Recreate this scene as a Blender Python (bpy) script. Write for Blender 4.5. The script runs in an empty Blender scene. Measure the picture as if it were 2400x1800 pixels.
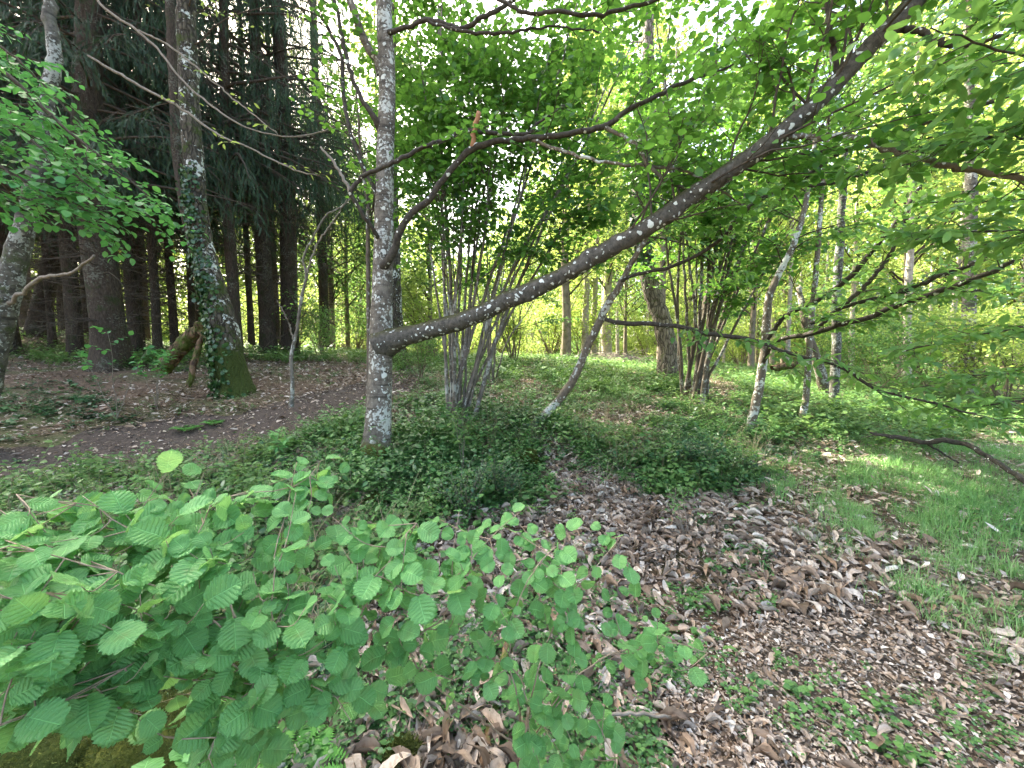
import bpy, math, random
import numpy as np
from mathutils import Vector

SC = bpy.context.scene
COL = SC.collection
RAD = math.radians
rng = np.random.default_rng(7)
random.seed(7)

# ------------------------------------------------------------------ camera
EYE = 1.5
PITCH = RAD(3.4)
FPX = 834.0                 # focal length in pixels of a 2212 px wide picture
cam_d = bpy.data.cameras.new('camera')
cam = bpy.data.objects.new('camera', cam_d)
COL.objects.link(cam)
cam_d.sensor_width = 36.0
cam_d.lens = 36.0 * FPX / 2212.0
cam_d.clip_start = 0.02
cam_d.clip_end = 2000
cam.location = (0, 0, EYE)
cam.rotation_euler = (math.pi / 2 - PITCH, 0, 0)
SC.camera = cam

# ------------------------------------------------------------------ light
SUN_EL, SUN_AZ = 48.0, -46.0      # azimuth from +Y, negative = to the left
world = bpy.data.worlds.new('World')
SC.world = world
world.use_nodes = True
wn = world.node_tree
bg = wn.nodes['Background']
sky = wn.nodes.new('ShaderNodeTexSky')
sky.sky_type = 'NISHITA'
sky.sun_disc = False
sky.sun_elevation = RAD(SUN_EL)
sky.sun_rotation = RAD(SUN_AZ)
sky.air_density = 1.0
sky.dust_density = 7.0
sky.ozone_density = 0.2
wn.links.new(sky.outputs[0], bg.inputs[0])
bg.inputs[1].default_value = 0.15
sun_d = bpy.data.lights.new('sun', 'SUN')
sun_d.energy = 5.0
sun_d.angle = RAD(0.6)
sun_d.color = (1.0, 0.93, 0.80)
sun = bpy.data.objects.new('sun', sun_d)
COL.objects.link(sun)
sdir = Vector((math.sin(RAD(SUN_AZ)) * math.cos(RAD(SUN_EL)), math.cos(RAD(SUN_AZ)) * math.cos(RAD(SUN_EL)), math.sin(RAD(SUN_EL))))
sun.rotation_euler = sdir.to_track_quat('Z', 'Y').to_euler()
sun.location = sdir * 50

SC.view_settings.view_transform = 'Standard'
SC.view_settings.look = 'None'
SC.view_settings.exposure = 2.97
SC.view_settings.gamma = 1.0
SC.view_settings.use_white_balance = True
SC.view_settings.white_balance_temperature = 6650
SC.view_settings.white_balance_tint = 4
cy = SC.cycles
cy.max_bounces = 7
cy.diffuse_bounces = 4
cy.glossy_bounces = 2
cy.transmission_bounces = 5
cy.transparent_max_bounces = 8
cy.caustics_reflective = False
cy.caustics_refractive = False
cy.use_denoising = True
cy.denoiser = 'OPENIMAGEDENOISE'
cy.use_adaptive_sampling = True
cy.adaptive_threshold = 0.02

# ------------------------------------------------------------------ helpers
SP, CP = math.sin(PITCH), math.cos(PITCH)


def P(px, py, d):
    """point seen at picture position px,py (2212 px wide) at depth d"""
    x = (px - 1106.0) / FPX * d
    v = -(py - 829.5) / FPX * d
    return np.array((x, d * CP + v * SP, EYE + v * CP - d * SP))


def proj(p):
    p = np.asarray(p, float)
    y, z = p[..., 1], p[..., 2] - EYE
    d = y * CP - z * SP
    v = y * SP + z * CP
    d = np.maximum(d, 1e-3)
    return 1106 + p[..., 0] / d * FPX, 829.5 - v / d * FPX, d


def vnoise(x, y, seed=0):
    x = np.asarray(x, float); y = np.asarray(y, float)
    xi = np.floor(x).astype(np.int64); yi = np.floor(y).astype(np.int64)
    fx = x - xi; fy = y - yi
    fx = fx * fx * (3 - 2 * fx); fy = fy * fy * (3 - 2 * fy)

    def h(a, b):
        n = (a * 374761393 + b * 668265263 + seed * 974634777) & 0xffffffff
        n = ((n ^ (n >> 13)) * 1274126177) & 0xffffffff
        return ((n ^ (n >> 16)) & 0xffff) / 65535.0
    return (h(xi, yi) * (1 - fx) + h(xi + 1, yi) * fx) * (1 - fy) + (h(xi, yi + 1) * (1 - fx) + h(xi + 1, yi + 1) * fx) * fy


def fbm(x, y, seed=0, o=3):
    s = 0; a = 1; t = 0
    for i in range(o):
        s = s + a * vnoise(np.asarray(x) * 2 ** i, np.asarray(y) * 2 ** i, seed + i); t += a; a *= .5
    return s / t - .5


# ------------------------------------------------------------------ terrain
anchors = []
for px, py, d in [(820, 985, 4.6), (990, 905, 6.2), (1445, 822, 10.5), (1495, 862, 8.5), (1625, 930, 6.5), (1735, 905, 7.5),
                  (1800, 878, 8.5), (2085, 862, 11), (1222, 775, 20), (1300, 778, 25), (505, 845, 7.5), (230, 797, 9), (577, 768, 13),
                  (850, 790, 13), (160, 765, 12), (75, 722, 13), (340, 860, 7), (1170, 915, 6), (630, 870, 6.8), (0, 1010, 4.8), (300, 960, 5.6),
                  (600, 915, 6.3), (600, 1659, 1.55), (0, 1659, 1.5), (1106, 1659, 1.62), (1700, 1659, 1.70), (2212, 1659, 1.72),
                  (2212, 1200, 3.05), (1900, 1120, 3.8), (2212, 960, 7.0), (1500, 1100, 3.9), (1100, 1060, 4.3), (450, 1040, 4.3),
                  (1700, 800, 20), (2200, 815, 16), (1250, 850, 9.2), (-600, 1000, 4.5), (-400, 760, 14), (2900, 1000, 6), (2700, 840, 14)]:
    anchors.append(P(px, py, d))
for a in np.linspace(0, 2 * math.pi, 16, endpoint=False):
    for r, z0 in ((45, .75), (90, 1.2)):
        z = EYE - 1.5 + z0 + .5 * math.cos(a - 2.0)
        anchors.append(np.array((r * math.sin(a), r * math.cos(a), z)))
for x, y in ((0, 0), (-2, -2), (2, -2), (0, -6), (-6, -4), (6, -4), (-3, 0), (3, 0), (10, 0), (-10, 0)):
    anchors.append(np.array((x, y, -.02)))
anchors = np.array(anchors)


def _rbf_fit(A):
    n = len(A)
    D = np.sqrt(((A[:, None, :2] - A[None, :, :2]) ** 2).sum(-1) + .3)
    M = np.zeros((n + 3, n + 3)); M[:n, :n] = D - np.eye(n) * .25
    M[:n, n] = 1; M[:n, n + 1:] = A[:, :2]; M[n, :n] = 1; M[n + 1:, :n] = A[:, :2].T
    b = np.zeros(n + 3); b[:n] = A[:, 2]
    return np.linalg.solve(M, b)


_w = _rbf_fit(anchors)


def gz(x, y):
    x = np.asarray(x, float); y = np.asarray(y, float)
    sh = x.shape; xf = x.ravel(); yf = y.ravel(); out = np.empty(xf.shape)
    n = len(anchors)
    for i in range(0, len(xf), 20000):
        a = xf[i:i + 20000]; b = yf[i:i + 20000]
        s = 1.0 / np.maximum(1, np.hypot(a, b) / 90.0)
        D = np.sqrt((a[:, None] * s[:, None] - anchors[None, :, 0]) ** 2 + (b[:, None] * s[:, None] - anchors[None, :, 1]) ** 2 + .3)
        out[i:i + 20000] = D @ _w[:n] + _w[n] + _w[n + 1] * a * s + _w[n + 2] * b * s
    out = out + .10 * fbm(xf * .7, yf * .7, 3, 2) + .05 * fbm(xf * 1.8, yf * 1.8, 9, 2)
    return out.reshape(sh)


def ground_hit(px, py):
    """ground points seen at picture positions (arrays)"""
    px = np.atleast_1d(np.asarray(px, float)); py = np.atleast_1d(np.asarray(py, float))
    lo = np.full(px.shape, .6); hi = np.full(px.shape, .6); done = np.zeros(px.shape, bool)
    for d in np.geomspace(.6, 60, 90):
        x = (px - 1106) / FPX * d; v = -(py - 829.5) / FPX * d
        X, Y, Z = x, d * CP + v * SP, EYE + v * CP - d * SP
        below = Z < gz(X, Y)
        new = below & ~done
        hi[new] = d; done |= below
        lo[~done] = d
    hi[~done] = 60
    for _ in range(8):
        m = (lo + hi) / 2
        x = (px - 1106) / FPX * m; v = -(py - 829.5) / FPX * m
        b = (EYE + v * CP - m * SP) < gz(x, m * CP + v * SP)
        hi = np.where(b, m, hi); lo = np.where(b, lo, m)
    x = (px - 1106) / FPX * hi; v = -(py - 829.5) / FPX * hi
    return np.stack((x, hi * CP + v * SP, EYE + v * CP - hi * SP), -1), done


def G(px, py, sink=.03):
    p, _ = ground_hit(px, py); p = p[0]; p[2] = gz(p[0], p[1]) - sink
    return p


# ------------------------------------------------------------------ mesh building
class MB:
    def __init__(s): s.v = []; s.t = []; s.q = []; s.c = []; s.n = 0

    def add(s, V, T=None, Q=None, C=None):
        V = np.asarray(V, np.float32)
        s.v.append(V)
        if T is not None and len(T): s.t.append(np.asarray(T, np.int64) + s.n)
        if Q is not None and len(Q): s.q.append(np.asarray(Q, np.int64) + s.n)
        s.c.append(np.zeros((len(V), 3), np.float32) if C is None else np.asarray(C, np.float32))
        s.n += len(V)
        return s

    def scatter(s, tpl, pos, R, sc, rnd, rnd2=None):
        V, T, Q, UV = tpl
        pos = np.asarray(pos); N = len(pos)
        if N == 0: return s
        sc = np.asarray(sc, float)
        if sc.ndim == 1: sc = sc[:, None]
        if sc.shape[-1] == 1: sc = np.repeat(sc, 3, -1)
        VV = np.einsum('nij,nkj->nki', R, V[None] * sc[:, None, :]) + pos[:, None]
        k = len(V)
        off = (np.arange(N) * k)[:, None, None]
        TT = (T[None] + off).reshape(-1, 3) if len(T) else None
        QQ = (Q[None] + off).reshape(-1, 4) if len(Q) else None
        C = np.empty((N, k, 3), np.float32)
        C[:, :, :2] = UV[None, :, :2]
        if UV.shape[1] > 2:
            C[:, :, 2] = (np.asarray(rnd)[:, None] * .6 + UV[None, :, 2] * .4)
        else:
            C[:, :, 2] = np.asarray(rnd)[:, None]
        s.add(VV.reshape(-1, 3), TT, QQ, C.reshape(-1, 3))
        return s

    def tubes(s, pts, rad, k=5, rnd=None, cap=True):
        """pts (M,n,3), rad (M,n) or (M,n,k)"""
        pts = np.asarray(pts, float)
        if pts.ndim == 2: pts = pts[None]
        rad = np.asarray(rad, float)
        if rad.ndim == 1: rad = rad[None]
        M, n, _ = pts.shape
        if M == 0: return s
        if rad.ndim == 2: rad = np.repeat(rad[:, :, None], k, 2)
        t = np.gradient(pts, axis=1)
        t /= np.linalg.norm(t, axis=2, keepdims=True) + 1e-9
        mt = pts[:, -1] - pts[:, 0]; mt /= np.linalg.norm(mt, axis=1, keepdims=True) + 1e-9
        ref = np.where(np.abs(mt[:, 2:3]) < .8, np.array([[0, 0, 1.]]), np.array([[0, 1., 0]]))
        x = ref[:, None] - t * (t * ref[:, None]).sum(-1, keepdims=True)
        x /= np.linalg.norm(x, axis=2, keepdims=True) + 1e-9
        y = np.cross(t, x)
        a = np.arange(k) * 2 * math.pi / k
        V = pts[:, :, None] + rad[..., None] * (np.cos(a)[None, None, :, None] * x[:, :, None] + np.sin(a)[None, None, :, None] * y[:, :, None])
        V = V.reshape(M, n * k, 3)
        i = np.arange(n - 1)[:, None] * k; j = np.arange(k)[None]
        Q = np.stack((i + j, i + (j + 1) % k, i + k + (j + 1) % k, i + k + j), -1).reshape(-1, 4)
        T = np.zeros((0, 3), int)
        seg = np.linalg.norm(np.diff(pts, axis=1), axis=2); L = np.concatenate((np.zeros((M, 1)), np.cumsum(seg, 1)), 1)
        C = np.zeros((M, n * k, 3)); C[:, :, 0] = np.repeat(L, k, 1); C[:, :, 1] = np.tile(np.arange(k) / k, n)[None]
        C[:, :, 2] = (rng.random(M) if rnd is None else np.asarray(rnd))[:, None]
        kv = n * k
        if cap:
            V = np.concatenate((V, pts[:, -1:]), 1); C = np.concatenate((C, C[:, -1:]), 1)
            b = (n - 1) * k; jj = np.arange(k)
            T = np.stack((b + jj, b + (jj + 1) % k, np.full(k, kv)), -1); kv += 1
        off = (np.arange(M) * kv)[:, None, None]
        s.add(V.reshape(-1, 3), (T[None] + off).reshape(-1, 3) if len(T) else None, (Q[None] + off).reshape(-1, 4), C.reshape(-1, 3))
        return s

    def mesh(s, name, mat, smooth=True):
        V = np.concatenate(s.v); C = np.concatenate(s.c)
        T = np.concatenate(s.t) if s.t else np.zeros((0, 3), int)
        Q = np.concatenate(s.q) if s.q else np.zeros((0, 4), int)
        me = bpy.data.meshes.new(name)
        me.vertices.add(len(V)); me.vertices.foreach_set('co', V.ravel())
        nl = T.size + Q.size
        me.loops.add(nl)
        me.loops.foreach_set('vertex_index', np.concatenate((T.ravel(), Q.ravel())).astype(np.int32))
        me.polygons.add(len(T) + len(Q))
        st = np.concatenate((np.arange(len(T)) * 3, T.size + np.arange(len(Q)) * 4)).astype(np.int32)
        me.polygons.foreach_set('loop_start', st)
        if smooth: me.polygons.foreach_set('use_smooth', np.ones(len(st), bool))
        me.update(calc_edges=True)
        at = me.attributes.new('lf', 'FLOAT_VECTOR', 'POINT')
        at.data.foreach_set('vector', C.astype(np.float32).ravel())
        if mat: me.materials.append(mat)
        return me

    def obj(s, name, mat, parent=None, smooth=True):
        o = bpy.data.objects.new(name, s.mesh(name, mat, smooth))
        COL.objects.link(o)
        if parent is not None:
            o.parent = parent
            o.matrix_parent_inverse = parent.matrix_world.inverted()
        return o


def tag(o, label=None, cat=None, group=None, kind=None):
    if label: o['label'] = label
    if cat: o['category'] = cat
    if group: o['group'] = group
    if kind: o['kind'] = kind
    return o


def thing(name, loc, label, cat, group=None):
    o = bpy.data.objects.new(name, None)
    o.empty_display_size = .2
    COL.objects.link(o)
    o.location = tuple(float(a) for a in loc)
    o.matrix_world.translation = Vector(tuple(float(a) for a in loc))
    return tag(o, label, cat, group)


def copy_thing(root, loc, rz, sc=1.0):
    r = root.copy(); COL.objects.link(r)
    r.location = tuple(float(a) for a in loc); r.rotation_euler = (0, 0, rz); r.scale = (sc, sc, sc)
    for ch in root.children:
        c = ch.copy(); COL.objects.link(c); c.parent = r
    return r


def smooth_path(pts, n):
    """Catmull-Rom through points (k,m) -> (n,m)"""
    p = np.asarray(pts, float)
    if len(p) < 3:
        t = np.linspace(0, 1, n)[:, None]; return p[0] * (1 - t) + p[-1] * t
    q = np.concatenate((2 * p[:1] - p[1:2], p, 2 * p[-1:] - p[-2:-1]))
    d = np.concatenate(([0], np.cumsum(np.linalg.norm(np.diff(p[:, :3], axis=0), axis=1))))
    u = np.interp(np.linspace(0, d[-1], n), d, np.arange(len(p)))
    i = np.minimum(u.astype(int), len(p) - 2); f = (u - i)[:, None]
    a, b, c, e = q[i], q[i + 1], q[i + 2], q[i + 3]
    return .5 * ((2 * b) + (-a + c) * f + (2 * a - 5 * b + 4 * c - e) * f ** 2 + (-a + 3 * b - 3 * c + e) * f ** 3)


def pixpath(pts, n=24, wob=0.0):
    """[(px,py,depth,width_px)] -> points (n,3), radius (n)"""
    a = np.array([np.append(P(x, y, d), w / FPX * d / 2) for x, y, d, w in pts])
    s = smooth_path(a, n)
    if wob:
        s[1:-1, :3] += rng.normal(0, wob, (n - 2, 3))
    return s[:, :3], np.maximum(s[:, 3], .001)


def rough_tube(mb, pts, rad, k=20, rough=.06, flare=0.0, flare_h=.35, knots=0, scale=3.0):
    n = len(pts)
    L = np.concatenate(([0], np.cumsum(np.linalg.norm(np.diff(pts, axis=0), axis=1))))
    a = np.arange(k) / k * 2 * math.pi
    sd = int(rng.integers(1, 999))
    ca, sa = np.cos(a) * 1.2 + 5, np.sin(a) * 1.2 + 5
    r0 = float(np.mean(rad))
    N = fbm(ca[None] * 1.3 + L[:, None] * .9 * scale * .4, sa[None] * 1.3 + L[:, None] * scale, sd, 3)
    R = rad[:, None] * (1 + rough * 2 * N)
    if flare:
        lob = .6 + .55 * np.cos(a * 4 + rng.random() * 6) + .3 * np.cos(a * 7 + rng.random() * 6)
        R = R + rad[:, None] * flare * np.exp(-L[:, None] / flare_h) * np.maximum(lob, .15)[None]
    for _ in range(knots):
        l0 = rng.random() * L[-1]; a0 = rng.random() * 6.28
        da = (a[None] - a0 + math.pi) % (2 * math.pi) - math.pi
        R = R + r0 * .28 * np.exp(-((L[:, None] - l0) / (r0 * .8)) ** 2 - (da / .5) ** 2)
    mb.tubes(pts[None], R[None], k)


def norm(v): return v / (np.linalg.norm(v, axis=-1, keepdims=True) + 1e-9)


def grow(st, dr, ln, n, wob=.15, up=0.0, flat=0.0):
    """many wandering paths at once -> (M,n,3)"""
    M = len(st); p = np.empty((M, n, 3)); p[:, 0] = st
    d = norm(np.asarray(dr, float)); s = (np.asarray(ln) / (n - 1))[:, None]
    for i in range(1, n):
        d = d + rng.normal(0, wob, (M, 3)); d[:, 2] += up
        d[:, 2] *= (1 - flat)
        d = norm(d); p[:, i] = p[:, i - 1] + d * s
    return p


def spawn(paths, rad, k, t0=.2, t1=1.0, ang=(.6, 1.1), flat=0.0, up=0.0):
    """k children along each path: starts, dirs, radius, t"""
    M, n, _ = paths.shape
    t = t0 + (t1 - t0) * (np.arange(k)[None] + rng.random((M, k))) / k
    u = t * (n - 1); i = np.minimum(u.astype(int), n - 2); f = (u - i)[..., None]
    m = np.arange(M)[:, None]
    a, b = paths[m, i], paths[m, i + 1]
    st = a * (1 - f) + b * f; tg = norm(b - a)
    r = rad[m, i] * (1 - f[..., 0]) + rad[m, i + 1] * f[..., 0]
    rv = rng.normal(0, 1, (M, k, 3)); rv[..., 2] *= (1 - flat)
    side = norm(rv - tg * (rv * tg).sum(-1, keepdims=True))
    if flat > .5:
        alt = np.where((np.arange(k) % 2)[None, :, None] == 0, 1.0, -1.0)
        h = norm(np.cross(tg, np.array([0, 0, 1.]) + 0 * tg)); side = norm(side * .35 + h * alt)
    an = rng.uniform(ang[0], ang[1], (M, k))[..., None]
    d = tg * np.cos(an) + side * np.sin(an); d[..., 2] += up
    return st.reshape(-1, 3), norm(d).reshape(-1, 3), r.ravel(), t.ravel()


def taper(r0, n, end=.3): return np.asarray(r0)[:, None] * np.linspace(1, end, n)[None]


def frames(fwd, up):
    f = norm(fwd); x = norm(np.cross(f, up)); z = np.cross(x, f)
    return np.stack((x, f, z), -1)


def leaf_on(paths, k, t0=.2, droop=.25, upj=.45, side=1.0):
    """leaf positions/frames alternate along twigs, blades lying roughly level"""
    M, n, _ = paths.shape
    t = t0 + (1 - t0) * (np.arange(k)[None] + .8 * rng.random((M, k))) / k
    t[:, -1] = 1.0
    u = t * (n - 1); i = np.minimum(u.astype(int), n - 2); f = (u - i)[..., None]
    m = np.arange(M)[:, None]
    a, b = paths[m, i], paths[m, i + 1]
    pos = a * (1 - f) + b * f; tg = norm(b - a)
    alt = np.where((np.arange(k) % 2)[None, :, None] == 0, 1.0, -1.0)
    sd = norm(np.cross(tg, np.array([0, 0, 1.]) + 0 * tg)) * alt
    w = np.full((1, k, 1), side); w[0, -1] = .15
    fw = tg * .55 + sd * w + rng.normal(0, .3, (M, k, 3)); fw[..., 2] -= droop
    up = np.array([0, 0, 1.]) + rng.normal(0, upj, (M, k, 3))
    return pos.reshape(-1, 3), frames(fw.reshape(-1, 3), up.reshape(-1, 3))


# ------------------------------------------------------------------ leaf templates (y forward, z up)
def tpl(V, F, UV=None):
    V = np.array(V, float)
    T = np.array([f for f in F if len(f) == 3], int).reshape(-1, 3)
    Q = np.array([f for f in F if len(f) == 4], int).reshape(-1, 4)
    if UV is None:
        UV = np.stack((V[:, 1] / max(V[:, 1].max(), 1e-6), np.abs(V[:, 0]) / max(np.abs(V[:, 0]).max(), 1e-6)), -1)
    return V, T, Q, np.array(UV, float)


def leaf_mid(w=.42, fold=.12, droop=.12, wide=.45):
    ys = [0, .22, .55, .82, 1.0]; ws = [0, w * .8, w, w * .55, 0]
    if wide > .5: ws = [0, w * .6, w, w * .7, 0]
    V = [(0, 0, 0)]
    for y, ww in zip(ys[1:4], ws[1:4]):
        z = -droop * y * y
        V += [(-ww, y, z + fold * ww * 2), (0, y, z), (ww, y, z + fold * ww * 2)]
    V.append((0, 1.0, -droop))
    F = [(0, 2, 1), (0, 3, 2), (1, 2, 5, 4), (2, 3, 6, 5), (4, 5, 8, 7), (5, 6, 9, 8), (7, 8, 10), (8, 9, 10)]
    return tpl(V, F)


def leaf_small(w=.4, fold=.1):
    return tpl([(0, 0, 0), (-w, .45, fold), (0, .5, 0), (w, .45, fold), (0, 1, -.08)], [(0, 2, 1), (0, 3, 2), (1, 2, 4), (2, 3, 4)])


def leaf_grid(nu=22, nv=4, kind='hazel', seed=0):
    r = np.random.default_rng(seed)
    u = np.linspace(0, 1, nu); v = np.linspace(-1, 1, 2 * nv + 1)
    if kind == 'hazel':     # round with a short point, doubly toothed
        w = .47 * np.sin(np.pi * np.clip(u * 1.02, 0, 1) ** 1.0) ** .58
        w = np.where(u > .80, w * np.clip(1 - ((u - .80) / .14), 0, 1) ** .8 + .06 * (1 - (u - .80) / .2), w)
        w[0] = .0
        ix = np.arange(nu)
        teeth = .030 * (ix % 2) * (w > .08) + .075 * ((ix % 6) / 6.0) * (w > .1)
        nvein, amp = 8, .05
    elif kind == 'chestnut':
        w = .17 * np.sin(np.pi * u ** .85) ** .75; teeth = .02 * (np.arange(nu) % 2) * (w > .05); nvein, amp = 15, .006
    elif kind == 'dead':
        w = .15 * np.sin(np.pi * u ** .9) ** .8; teeth = .015 * (np.arange(nu) % 2) * (w > .05); nvein, amp = 9, .01
    w = w + teeth
    UU, VV = np.meshgrid(u, v, indexing='ij')
    X = VV * w[:, None]
    Y = UU.copy()
    Y = Y + .10 * np.abs(VV) ** 1.5 * w[:, None] * (-1 if kind == 'hazel' else .3) * (1 - UU)
    if kind == 'hazel': Y = Y - .10 * np.abs(VV) ** 2 * np.exp(-(UU / .16) ** 2)
    ph = nvein * (UU - .38 * np.abs(X) * 1.6)
    Z = amp * np.abs(np.sin(np.pi * ph)) * np.minimum(1, np.abs(VV) * 2) * (1 - .3 * UU)
    Z = Z + .10 * np.abs(X) * r.uniform(-1.0, 3.6) - r.uniform(.02, .36) * UU ** 2 + .035 * np.sin(UU * 7 + VV * 2 + seed) + .10 * X * r.uniform(-1, 1) * np.sin(UU * 3)
    if kind == 'dead':
        curl = r.uniform(-2.2, 2.2); cc = r.uniform(.2, 2.2) if seed % 3 else r.uniform(3, 7); X = X * r.uniform(.75, 1.5)
        ang = cc * X * 2.2
        Z = Z + np.abs(X) * np.tan(np.clip(np.abs(ang), 0, 1.1)) * .8
        X = X * (1 - .25 * min(cc / 5, 1))
        Z = Z + .16 * curl * (UU - .5) ** 2 + .04 * np.sin(UU * 9 + seed) + .05 * VV * np.sin(UU * 4 + seed)
        X = X + .12 * r.uniform(-1, 1) * np.sin(UU * 3)
    V = np.stack((X, Y, Z), -1).reshape(-1, 3)
    m = 2 * nv + 1
    i = np.arange(nu - 1)[:, None] * m; j = np.arange(m - 1)[None]
    Q = np.stack((i + j, i + j + 1, i + m + j + 1, i + m + j), -1).reshape(-1, 4)
    UV = np.stack((UU, np.abs(VV)), -1).reshape(-1, 2)
    return V, np.zeros((0, 3), int), Q, UV


def blade_tuft(nb=14, spread=.05, h=.14, w=.004, seed=0, lean=.5):
    r = np.random.default_rng(seed); V = []; F = []; UV = []
    for _ in range(nb):
        b = r.normal(0, spread, 2); a = r.uniform(0, 6.28); l = h * r.uniform(.5, 1.2); le = r.uniform(.1, lean)
        dx, dy = math.cos(a), math.sin(a); px, py = -dy, dx; i0 = len(V); rv = r.random()
        for t, ww in ((0, 1), (.4, .9), (.75, .6)):
            cx, cyy = b[0] + dx * le * l * t * t * 1.6, b[1] + dy * le * l * t * t * 1.6; z = l * (t - .35 * le * t * t)
            V += [(cx + px * w * ww, cyy + py * w * ww, z), (cx - px * w * ww, cyy - py * w * ww, z)]; UV += [(t, .5, rv)] * 2
        V.append((b[0] + dx * le * l * 1.6, b[1] + dy * le * l * 1.6, l * (1 - .35 * le))); UV.append((1, 0, rv))
        F += [(i0, i0 + 1, i0 + 3, i0 + 2), (i0 + 2, i0 + 3, i0 + 5, i0 + 4), (i0 + 4, i0 + 5, i0 + 6)]
    return tpl(V, F, UV)


def merge_tpl(items):
    V, T, Q, U = [], [], [], []; n = 0
    for (v, t, q, u) in items:
        V.append(v); T.append(t + n); Q.append(q + n); U.append(u); n += len(v)
    return np.concatenate(V), np.concatenate(T), np.concatenate(Q), np.concatenate(U)


def place_tpl(t, pos, fwd, up, s, r):
    R = frames(np.array([fwd], float), np.array([up], float))[0]
    V = (t[0] * s) @ R.T + np.array(pos)
    U = np.concatenate((t[3][:, :2], np.full((len(V), 1), r)), 1)
    return V, t[1], t[2], U


def sprig(kind='broad', seed=0):
    """a small ground plant: a few stems with leaves, radius about 1 unit = 12 cm"""
    r = np.random.default_rng(seed); it = []
    lf = {'broad': leaf_mid(.40, .1, .2), 'ivy': leaf_mid(.5, .06, .1), 'narrow': leaf_small(.2, .08), 'round': leaf_small(.5, .1)}[kind]
    ns = {'broad': 3, 'ivy': 3, 'narrow': 5, 'round': 6}[kind]
    for s_ in range(ns):
        a = r.uniform(0, 6.28); el = {'broad': 1.0, 'ivy': .18, 'narrow': .9, 'round': .9}[kind] + r.uniform(-.2, .3)
        L = r.uniform(.08, .17); dx = np.array((math.cos(a) * math.cos(el), math.sin(a) * math.cos(el), math.sin(el)))
        kk = {'broad': 4, 'ivy': 5, 'narrow': 7, 'round': 5}[kind]
        for j in range(kk):
            t = (j + 1) / kk; p = dx * L * t + np.array((0, 0, .012))
            fa = a + (1.3 if j % 2 else -1.3) * (1 if j < kk - 1 else .1) + r.normal(0, .3)
            fw = np.array((math.cos(fa), math.sin(fa), .1 + r.normal(0, .2)))
            sz = {'broad': .05, 'ivy': .05, 'narrow': .036, 'round': .028}[kind] * r.uniform(.7, 1.25)
            it.append(place_tpl(lf, p, fw, (r.normal(0, .35), r.normal(0, .35), 1), sz, r.random()))
        # stem
        side = np.cross(dx, (0, 0, 1.)); side /= np.linalg.norm(side) + 1e-6
        w = .0012
        V = np.array((side * w, -side * w, dx * L)); it.append((V, np.array([[0, 1, 2]]), np.zeros((0, 4), int), np.array(((0, 0, .1), (0, 0, .1), (1, 0, .1)))))
    return merge_tpl(it)


def fern_tpl(seed=0, nf=6, L=.35):
    r = np.random.default_rng(seed); it = []
    pin = leaf_small(.13, .02)
    for k in range(nf):
        a = k * 6.28 / nf + r.uniform(-.3, .3)
        d = np.array((math.cos(a), math.sin(a), 0)); s = np.array((-d[1], d[0], 0)); n = 16
        for j in range(1, n):
            t = j / n; z = L * (.9 * t - .75 * t * t)
            p = d * L * t * .8 + np.array((0, 0, z)); w = .34 * L * math.sin(math.pi * t ** .6) ** .8 + .01
            for sg in (1, -1):
                it.append(place_tpl(pin, p, s * sg + d * .35, (r.normal(0, .1), 0, 1), w, r.random()))
    return merge_tpl(it)


# ------------------------------------------------------------------ materials
def new_mat(name):
    m = bpy.data.materials.new(name); m.use_nodes = True
    nt = m.node_tree; nt.nodes.clear()
    out = nt.nodes.new('ShaderNodeOutputMaterial')
    return m, nt, out


class N:
    def __init__(s, nt): s.nt = nt

    def __call__(s, kind, **kw):
        n = s.nt.nodes.new('ShaderNode' + kind)
        for k, v in kw.items():
            if k.startswith('i_'):
                key = k[2:]; key = int(key) if key.isdigit() else key.replace('_', ' ')
                if isinstance(v, bpy.types.NodeSocket): s.nt.links.new(v, n.inputs[key])
                else: n.inputs[key].default_value = v
            else: setattr(n, k, v)
        return n

    def ramp(s, fac, stops):
        n = s.nt.nodes.new('ShaderNodeValToRGB'); cr = n.color_ramp
        while len(cr.elements) > 1: cr.elements.remove(cr.elements[-1])
        cr.elements[0].position = stops[0][0]; cr.elements[0].color = (*stops[0][1], 1)
        for p, c in stops[1:]:
            e = cr.elements.new(p); e.color = (*c, 1)
        s.nt.links.new(fac, n.inputs[0]); return n.outputs[0]

    def mix(s, f, a, b, mode='MIX'):
        n = s.nt.nodes.new('ShaderNodeMix'); n.data_type = 'RGBA'; n.blend_type = mode
        for idx, v in ((0, f), (6, a), (7, b)):
            if isinstance(v, bpy.types.NodeSocket): s.nt.links.new(v, n.inputs[idx])
            else: n.inputs[idx].default_value = v if idx == 0 else (*v, 1)
        return n.outputs[2]

    def math(s, op, a, b=0.0, clamp=False):
        n = s.nt.nodes.new('ShaderNodeMath'); n.operation = op; n.use_clamp = clamp
        for idx, v in ((0, a), (1, b)):
            if isinstance(v, bpy.types.NodeSocket): s.nt.links.new(v, n.inputs[idx])
            else: n.inputs[idx].default_value = v
        return n.outputs[0]


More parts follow.
